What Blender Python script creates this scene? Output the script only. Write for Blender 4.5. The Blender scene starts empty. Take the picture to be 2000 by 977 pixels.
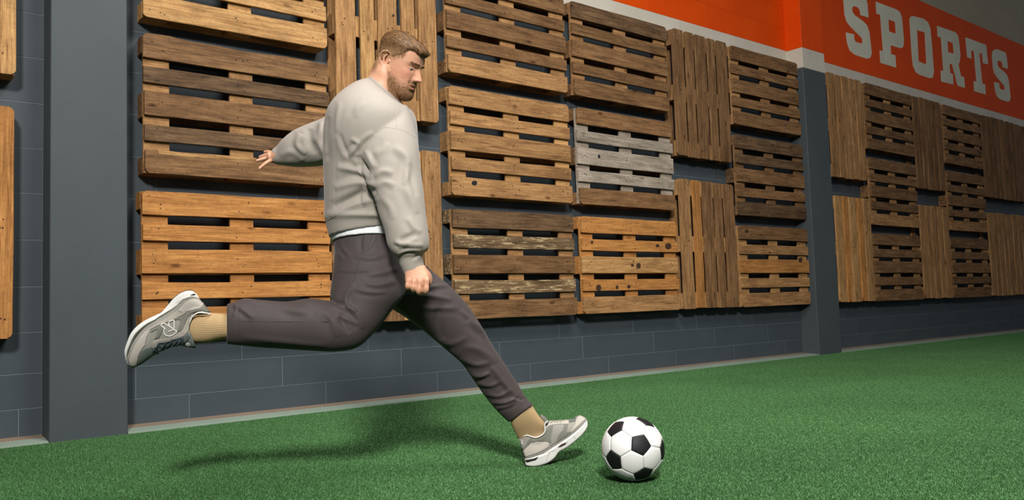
import bpy, bmesh, math, random
import numpy as np
from mathutils import Vector, Matrix

# ---------------------------------------------------------------- camera / light / exposure
F_PX = 1630.797
CAM_R = np.array([[0.77797151, 0.01675335, 0.62807615],
                  [-0.62741891, 0.07362356, 0.77519358],
                  [-0.03325411, -0.99714537, 0.0677884]])   # world <- (right, down, forward)
C = bpy.context.scene.collection
cam_d = bpy.data.cameras.new('camera')
cam_d.sensor_fit = 'HORIZONTAL'; cam_d.sensor_width = 36.0
cam_d.lens = 36.0 * F_PX / 2000.0
cam_d.clip_start = 0.05; cam_d.clip_end = 100
cam = bpy.data.objects.new('camera', cam_d); C.objects.link(cam)
M3 = np.array([CAM_R[:, 0], -CAM_R[:, 1], -CAM_R[:, 2]]).T
cam.matrix_world = Matrix(M3.tolist()).to_4x4()
bpy.context.scene.camera = cam

world = bpy.data.worlds.new('hall_air'); bpy.context.scene.world = world
world.use_nodes = True
world.node_tree.nodes['Background'].inputs[0].default_value = (0.80, 0.88, 1.0, 1)
world.node_tree.nodes['Background'].inputs[1].default_value = 0.11

def area_light(name, loc, target, size, power, col=(1, 1, 1), sy=None):
    d = bpy.data.lights.new(name, 'AREA'); d.energy = power; d.color = col
    d.shape = 'RECTANGLE'; d.size = size; d.size_y = sy or size
    o = bpy.data.objects.new(name, d); C.objects.link(o); o.location = loc
    o.rotation_euler = (Vector(target) - Vector(loc)).to_track_quat('-Z', 'Y').to_euler()
    return o
KEY = area_light('key_softbox', (-2.25, -3.10, 4.30), (4.4, 4.4, -0.1), 1.0, 232, (1.0, 0.975, 0.94))
KEY.data.spread = math.radians(92)
area_light('ceiling_lamp', (2.7, 1.2, 4.4), (2.8, 1.7, -0.6), 2.0, 250, (1.0, 0.98, 0.95))

sc = bpy.context.scene
sc.view_settings.view_transform = 'Standard'; sc.view_settings.look = 'None'
sc.view_settings.gamma = 1.0; sc.view_settings.use_curve_mapping = False
sc.view_settings.exposure = 0.0

rnd = random.Random(7)
TURF = -0.615      # top of the turf
WALL_Y = 5.096     # face of the block wall
FRONT_Y = 4.95     # front face of the hung pallets

# ---------------------------------------------------------------- helpers
def lin(r, g, b):
    return tuple(((c/255)/12.92 if c/255 <= .04045 else ((c/255+.055)/1.055)**2.4) for c in (r, g, b)) + (1,)

def new_mat(name, col, rough=0.6, metal=0.0, spec=0.5):
    m = bpy.data.materials.new(name); m.use_nodes = True
    b = m.node_tree.nodes['Principled BSDF']
    b.inputs['Base Color'].default_value = col
    b.inputs['Roughness'].default_value = rough
    b.inputs['Metallic'].default_value = metal
    b.inputs['Specular IOR Level'].default_value = spec
    return m, m.node_tree, b

def nd(t, kind, **kw):
    n = t.nodes.new(kind)
    for k, v in kw.items():
        if k == 'ins':
            for kk, vv in v.items(): n.inputs[kk].default_value = vv
        else: setattr(n, k, v)
    return n

def ramp(t, stops):
    r = t.nodes.new('ShaderNodeValToRGB')
    e = r.color_ramp.elements
    while len(e) < len(stops): e.new(0.5)
    for el, (p, c) in zip(e, stops): el.position = p; el.color = c
    return r

def coords(t, scale=(1, 1, 1), objinfo=False):
    tc = nd(t, 'ShaderNodeTexCoord'); mp = nd(t, 'ShaderNodeMapping')
    mp.inputs['Scale'].default_value = scale
    t.links.new(tc.outputs['Object'], mp.inputs['Vector'])
    if objinfo:
        oi = nd(t, 'ShaderNodeObjectInfo'); ml = nd(t, 'ShaderNodeMath', operation='MULTIPLY', ins={1: 37.0})
        t.links.new(oi.outputs['Random'], ml.inputs[0])
        cb = nd(t, 'ShaderNodeCombineXYZ')
        for i in range(3): t.links.new(ml.outputs[0], cb.inputs[i])
        t.links.new(cb.outputs[0], mp.inputs['Location'])
        return mp, oi
    return mp

def link_obj(name, me, parent=None, mat=None):
    o = bpy.data.objects.new(name, me); C.objects.link(o)
    if parent is not None: o.parent = parent
    if mat is not None and len(me.materials) == 0: me.materials.append(mat)
    return o

def mesh_from(name, verts, faces, smooth=False):
    me = bpy.data.meshes.new(name); me.from_pydata([tuple(v) for v in verts], [], faces); me.update()
    if smooth: me.shade_smooth()
    return me

def box_mesh(name, x0, x1, y0, y1, z0, z1, bev=0.0):
    bm = bmesh.new(); bmesh.ops.create_cube(bm, size=1)
    for v in bm.verts:
        v.co = Vector(((x0+x1)/2+v.co.x*(x1-x0), (y0+y1)/2+v.co.y*(y1-y0), (z0+z1)/2+v.co.z*(z1-z0)))
    if bev: bmesh.ops.bevel(bm, geom=bm.edges[:], offset=bev, segments=1, affect='EDGES')
    me = bpy.data.meshes.new(name); bm.to_mesh(me); bm.free(); return me

def empty(name, loc=(0, 0, 0), rot=(0, 0, 0)):
    o = bpy.data.objects.new(name, None); C.objects.link(o)
    o.location = loc; o.rotation_euler = rot; o.empty_display_size = .05
    return o

def tag(o, label=None, cat=None, group=None, kind=None):
    if label: o['label'] = label
    if cat: o['category'] = cat
    if group: o['group'] = group
    if kind: o['kind'] = kind
    return o

# ---------------------------------------------------------------- materials
def paint_mat(name, col, dark, rough=0.55, spec=0.35, bump=0.12):
    m, t, b = new_mat(name, col, rough, 0, spec)
    mp = coords(t, (1, 1, 1))
    n1 = nd(t, 'ShaderNodeTexNoise', ins={'Scale': 2.2, 'Detail': 6.0, 'Roughness': .6})
    n2 = nd(t, 'ShaderNodeTexNoise', ins={'Scale': 90.0, 'Detail': 4.0})
    t.links.new(mp.outputs[0], n1.inputs['Vector']); t.links.new(mp.outputs[0], n2.inputs['Vector'])
    r = ramp(t, [(0.3, dark), (0.7, col)]); t.links.new(n1.outputs[0], r.inputs[0])
    t.links.new(r.outputs[0], b.inputs['Base Color'])
    bp = nd(t, 'ShaderNodeBump', ins={'Strength': bump, 'Distance': .004}); t.links.new(n2.outputs[0], bp.inputs['Height'])
    t.links.new(bp.outputs[0], b.inputs['Normal'])
    return m
M_SLATE = paint_mat('slate_paint', lin(71, 79, 84), lin(64, 73, 79))
M_SLATE_P = paint_mat('slate_paint_pilaster', lin(76, 83, 86), lin(70, 77, 80))
M_MORTAR = paint_mat('mortar_slate', lin(124, 134, 140), lin(108, 118, 126))
M_WHITE = paint_mat('white_paint', lin(214, 206, 190), lin(200, 192, 175))
M_ORANGE = paint_mat('orange_paint', lin(234, 80, 4), lin(222, 72, 3), spec=.2, bump=.06)
M_CREAM = paint_mat('cream_paint', lin(176, 164, 140), lin(165, 152, 128))
M_LETTER = paint_mat('letter_paint', lin(232, 228, 205), lin(215, 210, 188))
M_LEDGE = paint_mat('ledge_brown', lin(158, 137, 118), lin(142, 122, 104))
M_LEDGE2 = paint_mat('ledge_grey', lin(160, 176, 160), lin(146, 162, 146))

def wood_mat(name, c_light, c_mid, c_dark, worn=0.0, stain=.45):
    m, t, b = new_mat(name, c_mid, .72, 0, .22)
    mp, oi = coords(t, (1.0, 1.0, 1.0), True)
    L = t.links.new
    st = nd(t, 'ShaderNodeMapping'); st.inputs['Scale'].default_value = (1.6, 14, 22)
    L(mp.outputs[0], st.inputs['Vector'])
    g = nd(t, 'ShaderNodeTexNoise', ins={'Scale': 2.0, 'Detail': 7.0, 'Roughness': .62, 'Distortion': .9})
    L(st.outputs[0], g.inputs['Vector'])
    fs = nd(t, 'ShaderNodeMapping'); fs.inputs['Scale'].default_value = (5, 160, 210)
    L(mp.outputs[0], fs.inputs['Vector'])
    fine = nd(t, 'ShaderNodeTexNoise', ins={'Scale': 1.0, 'Detail': 4.0, 'Roughness': .7, 'Distortion': .3})
    L(fs.outputs[0], fine.inputs['Vector'])
    r1 = ramp(t, [(.28, c_dark), (.5, c_mid), (.74, c_light)]); L(g.outputs[0], r1.inputs[0])
    r2 = ramp(t, [(.34, (.46, .43, .40, 1)), (.60, (1, 1, 1, 1))]); L(fine.outputs[0], r2.inputs[0])
    mx = nd(t, 'ShaderNodeMix', data_type='RGBA', blend_type='MULTIPLY'); mx.inputs[0].default_value = .75
    L(r1.outputs[0], mx.inputs[6]); L(r2.outputs[0], mx.inputs[7])
    sp = nd(t, 'ShaderNodeTexNoise', ins={'Scale': 46.0, 'Detail': 5.0, 'Roughness': .75}); L(mp.outputs[0], sp.inputs['Vector'])
    spr = ramp(t, [(.32, (.60, .57, .54, 1)), (.50, (1, 1, 1, 1)), (.72, (1.0, 1.0, 1.0, 1))]); L(sp.outputs[0], spr.inputs[0])
    mz = nd(t, 'ShaderNodeMix', data_type='RGBA', blend_type='MULTIPLY'); mz.inputs[0].default_value = .6
    L(mx.outputs[2], mz.inputs[6]); L(spr.outputs[0], mz.inputs[7]); mx = mz
    # knots
    ks = nd(t, 'ShaderNodeMapping'); ks.inputs['Scale'].default_value = (3.2, 6, 8)
    L(mp.outputs[0], ks.inputs['Vector'])
    vo = nd(t, 'ShaderNodeTexVoronoi', ins={'Scale': 1.0}); L(ks.outputs[0], vo.inputs['Vector'])
    kr = ramp(t, [(.045, (.28, .2, .14, 1)), (.13, (1, 1, 1, 1))]); L(vo.outputs['Distance'], kr.inputs[0])
    mk = nd(t, 'ShaderNodeMix', data_type='RGBA', blend_type='MULTIPLY'); mk.inputs[0].default_value = .85
    L(mx.outputs[2], mk.inputs[6]); L(kr.outputs[0], mk.inputs[7])
    # grime
    ns = nd(t, 'ShaderNodeMapping'); ns.inputs['Scale'].default_value = (2.4, 5, 7)
    L(mp.outputs[0], ns.inputs['Vector'])
    sn = nd(t, 'ShaderNodeTexNoise', ins={'Scale': 1.3, 'Detail': 8.0, 'Roughness': .7}); L(ns.outputs[0], sn.inputs['Vector'])
    sr = ramp(t, [(.36, (.33, .28, .25, 1)), (.56, (1, 1, 1, 1))]); L(sn.outputs[0], sr.inputs[0])
    ms = nd(t, 'ShaderNodeMix', data_type='RGBA', blend_type='MULTIPLY'); ms.inputs[0].default_value = stain
    L(mk.outputs[2], ms.inputs[6]); L(sr.outputs[0], ms.inputs[7])
    last = ms.outputs[2]
    if worn:
        ws = nd(t, 'ShaderNodeMapping'); ws.inputs['Scale'].default_value = (7, 40, 55)
        L(mp.outputs[0], ws.inputs['Vector'])
        wn = nd(t, 'ShaderNodeTexNoise', ins={'Scale': 1.0, 'Detail': 9.0, 'Roughness': .75}); L(ws.outputs[0], wn.inputs['Vector'])
        wr = ramp(t, [(.53, (0, 0, 0, 1)), (.60, (worn, worn, worn, 1))]); L(wn.outputs[0], wr.inputs[0])
        mw = nd(t, 'ShaderNodeMix', data_type='RGBA'); L(wr.outputs[0], mw.inputs[0]); L(last, mw.inputs[6])
        mw.inputs[7].default_value = lin(196, 172, 128); last = mw.outputs[2]
    hs = nd(t, 'ShaderNodeHueSaturation', ins={'Saturation': .98})
    mr = nd(t, 'ShaderNodeMapRange', ins={3: 1.0, 4: 1.30}); L(oi.outputs['Random'], mr.inputs[0])
    L(mr.outputs[0], hs.inputs['Value']); L(last, hs.inputs['Color']); L(hs.outputs[0], b.inputs['Base Color'])
    ad = nd(t, 'ShaderNodeMath', operation='ADD'); L(g.outputs[0], ad.inputs[0]); L(fine.outputs[0], ad.inputs[1])
    bp = nd(t, 'ShaderNodeBump', ins={'Strength': .35, 'Distance': .003}); L(ad.outputs[0], bp.inputs['Height'])
    L(bp.outputs[0], b.inputs['Normal'])
    return m
W = {
 'honey': wood_mat('wood_honey', lin(214, 170, 112), lin(192, 146, 90), lin(150, 106, 60)),
 'orange': wood_mat('wood_orange', lin(212, 152, 84), lin(190, 130, 66), lin(152, 98, 46), stain=.35),
 'tan': wood_mat('wood_tan', lin(196, 150, 98), lin(172, 128, 80), lin(126, 88, 52)),
 'brown': wood_mat('wood_brown', lin(160, 122, 82), lin(134, 98, 62), lin(92, 66, 42), stain=.5),
 'dark': wood_mat('wood_dark', lin(136, 106, 74), lin(108, 82, 56), lin(70, 53, 38), stain=.6),
 'grey': wood_mat('wood_grey', lin(192, 178, 160), lin(168, 155, 138), lin(126, 114, 100), stain=.35),
 'worn': wood_mat('wood_worn', lin(150, 122, 86), lin(118, 94, 66), lin(80, 64, 46), worn=.75, stain=.5),
}
M_NAIL, _, _ = new_mat('rusty_nail', lin(52, 36, 28), .6, .4)
M_HOLE, _, _ = new_mat('stamp_ink', lin(40, 30, 24), .9)

# ---------------------------------------------------------------- floor and turf
me = mesh_from('floor', [(-3, -1.5, -.626), (17, -1.5, -.626), (17, 5.3, -.626), (-3, 5.3, -.626)], [(0, 1, 2, 3)])
mf, t, b = new_mat('turf_backing', lin(36, 66, 34), .95, 0, .1)
n = nd(t, 'ShaderNodeTexNoise', ins={'Scale': 300.0, 'Detail': 3.0}); mp = coords(t); t.links.new(mp.outputs[0], n.inputs['Vector'])
r = ramp(t, [(.35, lin(24, 48, 24)), (.7, lin(46, 84, 42))]); t.links.new(n.outputs[0], r.inputs[0]); t.links.new(r.outputs[0], b.inputs['Base Color'])
tag(link_obj('floor', me, None, mf), 'floor under the green artificial turf', kind='structure')

def turf():
    T = 0.5; rr = np.random.RandomState(3); N = 32000
    x = rr.rand(N)*T; y = rr.rand(N)*T; a = rr.rand(N)*2*np.pi
    hgt = .0085*(.7+.4*rr.rand(N)); w = .0006+.0004*rr.rand(N)
    lean = .0085*rr.rand(N); la = rr.rand(N)*2*np.pi
    dx, dy = np.cos(a)*w, np.sin(a)*w
    tx, ty = np.cos(la)*lean, np.sin(la)*lean
    z0 = -.6255
    V = np.zeros((N, 5, 3))
    V[:, 0] = np.c_[x-dx, y-dy, np.full(N, z0)]; V[:, 1] = np.c_[x+dx, y+dy, np.full(N, z0)]
    V[:, 2] = np.c_[x+dx*.9+tx*.4, y+dy*.9+ty*.4, z0+hgt*.6]; V[:, 3] = np.c_[x-dx*.9+tx*.4, y-dy*.9+ty*.4, z0+hgt*.6]
    V[:, 4] = np.c_[x+tx, y+ty, z0+hgt]
    faces = []
    for i in range(N):
        k = i*5; faces += [(k, k+1, k+2, k+3), (k+3, k+2, k+4)]
    me = mesh_from('turf_tile', V.reshape(-1, 3), faces)
    at = me.color_attributes.new('tint', 'FLOAT_COLOR', 'POINT')
    v = np.repeat(rr.rand(N), 5); col = np.c_[v, v, v, np.ones_like(v)].astype(np.float32)
    at.data.foreach_set('color', col.ravel())
    m, t, b = new_mat('turf_blade', lin(70, 125, 66), .55, 0, .3)
    ca = nd(t, 'ShaderNodeVertexColor', layer_name='tint')
    r = ramp(t, [(0, lin(50, 90, 44)), (.55, lin(76, 124, 68)), (.9, lin(102, 152, 94)), (1, lin(150, 188, 140))])
    t.links.new(ca.outputs[0], r.inputs[0])
    geo = nd(t, 'ShaderNodeNewGeometry')
    n = nd(t, 'ShaderNodeTexNoise', ins={'Scale': .9, 'Detail': 4.0}); t.links.new(geo.outputs['Position'], n.inputs['Vector'])
    hs = nd(t, 'ShaderNodeHueSaturation'); mr = nd(t, 'ShaderNodeMapRange', ins={1: .3, 2: .7, 3: .85, 4: 1.12})
    t.links.new(n.outputs[0], mr.inputs[0]); t.links.new(mr.outputs[0], hs.inputs['Value']); t.links.new(r.outputs[0], hs.inputs['Color'])
    t.links.new(hs.outputs[0], b.inputs['Base Color'])
    o = link_obj('turf', me, None, m)
    # the tile is repeated over the floor by geometry nodes, stopped at the ledge (Y 4.9)
    ng = bpy.data.node_groups.new('turf_spread', 'GeometryNodeTree')
    ng.interface.new_socket('Geometry', in_out='INPUT', socket_type='NodeSocketGeometry')
    ng.interface.new_socket('Geometry', in_out='OUTPUT', socket_type='NodeSocketGeometry')
    gi = ng.nodes.new('NodeGroupInput'); go = ng.nodes.new('NodeGroupOutput')
    nx, ny = 35, 9
    gr = ng.nodes.new('GeometryNodeMeshGrid')
    gr.inputs['Size X'].default_value = T*(nx-1); gr.inputs['Size Y'].default_value = T*(ny-1)
    gr.inputs['Vertices X'].default_value = nx; gr.inputs['Vertices Y'].default_value = ny
    tr = ng.nodes.new('GeometryNodeTransform')
    tr.inputs['Translation'].default_value = (-1.0+T*(nx-1)/2, 4.9-T*ny+T*(ny-1)/2, 0)
    ip = ng.nodes.new('GeometryNodeInstanceOnPoints')
    ng.links.new(gr.outputs['Mesh'], tr.inputs['Geometry']); ng.links.new(tr.outputs[0], ip.inputs['Points'])
    ng.links.new(gi.outputs[0], ip.inputs['Instance']); ng.links.new(ip.outputs[0], go.inputs[0])
    o.modifiers.new('spread', 'NODES').node_group = ng
    tag(o, 'short green artificial turf covering the whole hall floor', 'artificial turf', kind='stuff')
turf()

# ---------------------------------------------------------------- walls
ROWS = [-.632, -.452, -.268, -.05, .193, .445, .697, .943, 1.192, 1.442, 1.69, 1.94, 2.20, 2.483, 2.722, 2.97, 3.22, 3.47, 3.72, 3.99]
PH = [5.154, 5.735, 4.575+.9, 4.97, 5.42]
def block_wall(name, label, x0, x1, rows, step, y0=WALL_Y, cream_top=None):
    zt = cream_top or rows[-1]
    w = link_obj(name, box_mesh(name, x0, x1, y0+.0025, y0+.2, -.632, zt), None, M_MORTAR)
    tag(w, label, kind='structure')
    cache = {}
    for i in range(len(rows)-1):
        za, zb = rows[i], rows[i+1]
        mat = M_SLATE if zb < 2.5 else (M_WHITE if zb < 2.75 else M_ORANGE)
        gap = .0022 if mat is M_SLATE else .0005
        ph = PH[i % 5] if i < 3 else (PH[3] + (i % 2)*.44)
        xs = [x0]; k = math.ceil((x0-ph)/step+.08)
        while ph+k*step < x1-.06: xs.append(ph+k*step); k += 1
        xs.append(x1)
        for a, c in zip(xs, xs[1:]):
            key = (round(c-a, 3), round(zb-za, 3), mat.name)
            if key not in cache:
                m_ = box_mesh('block', gap, c-a-gap, 0, .02, gap, zb-za-gap, .0008); m_.materials.append(mat); cache[key] = m_
            o = link_obj('block', cache[key], w); o.location = (a, y0, za)
    return w
block_wall('wall_left', 'slate painted block wall bay left of the near pilaster', -1.8, .862, ROWS[:14]+[2.722, 2.97], .88)
block_wall('wall_center', 'slate painted block wall behind the footballer', .862, 8.145, ROWS, .88)
wr = block_wall('wall_right', 'far block wall bay with the painted sports lettering', 8.145, 15.9, ROWS[:15], .88, cream_top=2.722)
# painted upper part of the far bay: flat orange panel, cream wall above
o = link_obj('orange_panel', box_mesh('orange_panel', 8.145, 15.9, WALL_Y-.001, WALL_Y+.1, 2.7225, 3.985), wr, M_ORANGE); o['label'] = 'orange painted band'
o = link_obj('cream_panel', box_mesh('cream_panel', 8.145, 15.9, WALL_Y, WALL_Y+.1, 3.985, 6.2), wr, M_CREAM); o['label'] = 'dim cream painted upper wall'
o = link_obj('orange_panel', box_mesh('orange_panel2', 3.0, 8.145, WALL_Y, WALL_Y+.1, 3.99, 6.2), bpy.data.objects['wall_center'], M_ORANGE)

def pilaster(x0, x1, y0, label):
    p = tag(empty('trim', (x0, y0, -.632)), label, kind='structure')
    def seg(nm, z0, z1, mat, lab=None):
        o = link_obj(nm, box_mesh(nm, 0, x1-x0, 0, WALL_Y+.01-y0, z0+.632, z1+.632, .004), p, mat)
        if lab: o['label'] = lab
    seg('lower_shaft', -.632, 2.49, M_SLATE_P, 'slate grey lower part')
    seg('white_band', 2.49, 2.714, M_WHITE, 'off-white painted band')
    seg('upper_shaft', 2.714, 4.6, M_ORANGE, 'orange painted upper part')
    return p
P1 = pilaster(.862, 1.243, 4.9, 'near slate grey pilaster left of the kicking foot'); P1.name = 'trim_1'
P2 = pilaster(8.12, 8.565, 4.9, 'far pilaster, slate below and orange above a white band'); P2.name = 'trim_2'

def ledge(name, x0, x1, label):
    yb, yf, ym = WALL_Y, 4.902, 5.01
    e = tag(empty(name, (x0, yf, -.632)), label, kind='structure')
    L_ = x1-x0
    def prism(nm, ya, yb_, za, zb, mat, lab):
        v = [(0, ya-yf, 0), (0, yb_-yf, 0), (0, yb_-yf, zb+.632), (0, ya-yf, za+.632)]
        v += [(L_, q[1], q[2]) for q in v]
        m_ = mesh_from(nm, v, [(0, 3, 2, 1), (4, 5, 6, 7), (0, 4, 7, 3), (1, 2, 6, 5), (3, 7, 6, 2), (0, 1, 5, 4)])
        link_obj(nm, m_, e, mat)['label'] = lab
    prism('back_strip', ym, yb, -.603, -.595, M_LEDGE, 'brown strip against the wall')
    prism('front_strip', yf, ym-.0005, -.612, -.6035, M_LEDGE2, 'pale grey-green strip beside the turf')
ledge('baseboard_left', -1.8, .860, 'low ledge at the foot of the left wall bay')
ledge('baseboard_center', 1.245, 8.118, 'low ledge at the foot of the middle wall bay')
ledge('baseboard_right', 8.567, 15.9, 'low ledge at the foot of the far wall bay')

# letters, painted on the far bay
def onY(p, Y):
    r = CAM_R @ np.array([p[0]-1000, p[1]-488.5, F_PX]); r = r*(Y/r[1]); return r
def onZ(p, Z):
    r = CAM_R @ np.array([p[0]-1000, p[1]-488.5, F_PX]); return r*(Z/r[2])
def pxA(p): return (1620+p[0]/6.105, p[1]/6.105)
def pxB(p): return (1800+p[0]/4.885, 20+p[1]/4.885)
def pxC(p): return (1560+p[0]/2.873, p[1]/2.873)
S2 = [(822,560),(772,545),(768,510),(758,490),(732,480),(722,495),(725,525),(740,550),(790,590),(815,620),(830,670),(848,830),(840,865),(820,875),(745,850),(715,820),(700,770),(688,685),(738,695),(742,735),(750,752),(785,762),(790,745),(785,720),(768,700),(715,640),(690,600),(678,550),(668,440),(672,400),(690,378),(720,372),(800,405),(812,450)]
Pl = [(548,18),(800,115),(835,140),(860,200),(870,280),(887,480),(882,545),(868,572),(840,575),(728,540),(732,645),(785,662),(795,808),(605,750),(595,600),(635,610),(602,178),(557,162)]
Ph = [(702,235),(770,257),(780,275),(788,385),(782,402),(710,375)]
Ol = [(620,110),(625,95),(640,90),(700,105),(725,125),(738,160),(745,230),(758,400),(752,435),(735,440),(675,420),(655,405),(640,370),(632,300)]
Oh = [(663,170),(705,182),(715,355),(708,360),(672,345)]
Rl = [(145,148),(320,210),(345,240),(355,290),(370,430),(362,495),(350,515),(375,630),(405,640),(412,742),(340,720),(288,515),(265,515),(272,600),(298,610),(302,710),(185,680),(180,575),(205,580),(182,262),(150,250)]
Rh = [(245,295),(295,312),(305,415),(252,400)]
Tl = [(415,258),(615,332),(635,518),(583,505),(575,415),(550,410),(578,700),(605,710),(612,805),(500,772),(495,675),(522,682),(495,390),(470,385),(475,465),(432,448)]
def wall_xz(pts, f): return [tuple(onY(f(p), WALL_Y)[[0, 2]]) for p in pts]
s2 = wall_xz(S2, pxB)
s2x = [p[0] for p in s2]; s2z = [p[1] for p in s2]
# the first S has the same drawing, at its own place and size
sx0, sx1 = onY(pxA((168, 90)), WALL_Y)[0], onY(pxA((502, 610)), WALL_Y)[0]
sz0 = onY(pxA((455, 705)), WALL_Y)[2]
sz1 = sz0 + (max(s2z)-min(s2z))
s1 = [(sx0+(x-min(s2x))/(max(s2x)-min(s2x))*(sx1-sx0), sz0+(z-min(s2z))/(max(s2z)-min(s2z))*(sz1-sz0)) for x, z in s2]
def letter(outlines):
    cu = bpy.data.curves.new('letter', 'CURVE'); cu.dimensions = '2D'; cu.fill_mode = 'BOTH'; cu.extrude = .0006
    for pts in outlines:
        sp = cu.splines.new('POLY'); sp.points.add(len(pts)-1); sp.use_cyclic_u = True
        for q, p in zip(sp.points, pts): q.co = (p[0], p[1], 0, 1)
    tmp = bpy.data.objects.new('tmp', cu); C.objects.link(tmp)
    dg = bpy.context.evaluated_depsgraph_get(); m_ = bpy.data.meshes.new_from_object(tmp.evaluated_get(dg))
    bpy.data.objects.remove(tmp); m_.name = 'letter'; m_.materials.clear(); m_.materials.append(M_LETTER)
    o = link_obj('letter', m_, wr); o.rotation_euler = (math.pi/2, 0, 0); o.location = (0, WALL_Y-.002, 0)
    return o
for outl in ([s1], [wall_xz(Pl, pxA), wall_xz(Ph, pxA)], [wall_xz(Ol, pxC), wall_xz(Oh, pxC)],
             [wall_xz(Rl, pxB), wall_xz(Rh, pxB)], [wall_xz(Tl, pxB)], [s2]):
    letter(outl)

# ---------------------------------------------------------------- pallets
def board_mesh(name, L, w, th, mat, seed, seg=8, rough_top=0.0, chamfer=(0, 0, 0, 0), nails=None):
    """board lying along x, width along z, front at y=0; chamfer = corner cuts (left bottom, right bottom, left top, right top)"""
    rr = random.Random(seed); xs = [0]
    xs += [L*i/seg for i in range(1, seg)] + [L]
    cut = .022
    xs = sorted(set(xs + [cut*.45, L-cut*.45]+[cut, L-cut]))
    bow = rr.uniform(-.0022, .0022)*(2.6 if mat.name == 'wood_worn' else 1); a1, a2 = rr.uniform(0, 6), rr.uniform(0, 6)
    V = []; bv = .0022
    for x in xs:
        s = x/L; b = bow*4*s*(1-s)
        zt = w + b + math.sin(a1+s*7)*.0012 + rr.uniform(-.0008, .0008) + (rough_top*(math.sin(s*9+.5)*.5+math.sin(s*19)*.3+rr.uniform(-.25, .25)) if rough_top else 0)
        zb = b + math.sin(a2+s*6)*.0012 + rr.uniform(-.0008, .0008)
        for side, (cb, ct) in ((x, chamfer[0::2]), (L-x, chamfer[1::2])):
            if side < cut: 
                k = (1-side/cut)**1.6*.022
                zb += k*cb; zt -= k*ct
        yo = math.sin(a1*2+s*5)*.0009
        V += [(x, yo+bv, zb), (x, yo, zb+bv), (x, yo, zt-bv), (x, yo+bv, zt), (x, yo+th-bv, zt), (x, yo+th, zt-bv), (x, yo+th, zb+bv), (x, yo+th-bv, zb)]
    F = []
    for i in range(len(xs)-1):
        for j in range(8):
            a, b_ = i*8+j, i*8+(j+1) % 8
            F.append((a, a+8, b_+8, b_))
    F.append(tuple(range(7, -1, -1))[::-1]); n0 = (len(xs)-1)*8; F.append(tuple(range(n0+7, n0-1, -1)))
    me = mesh_from(name, V, F); me.materials.append(mat)
    return me
SLAT_W = (.136, .095, .136, .095, .136)
SLAT_V = (.147, .106, .148, .106, .147)
CROSS = {'brown': 'tan', 'worn': 'tan', 'dark': 'brown', 'tan': 'honey', 'orange': 'orange', 'honey': 'honey', 'grey': 'grey'}
block_cache = {}
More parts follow.
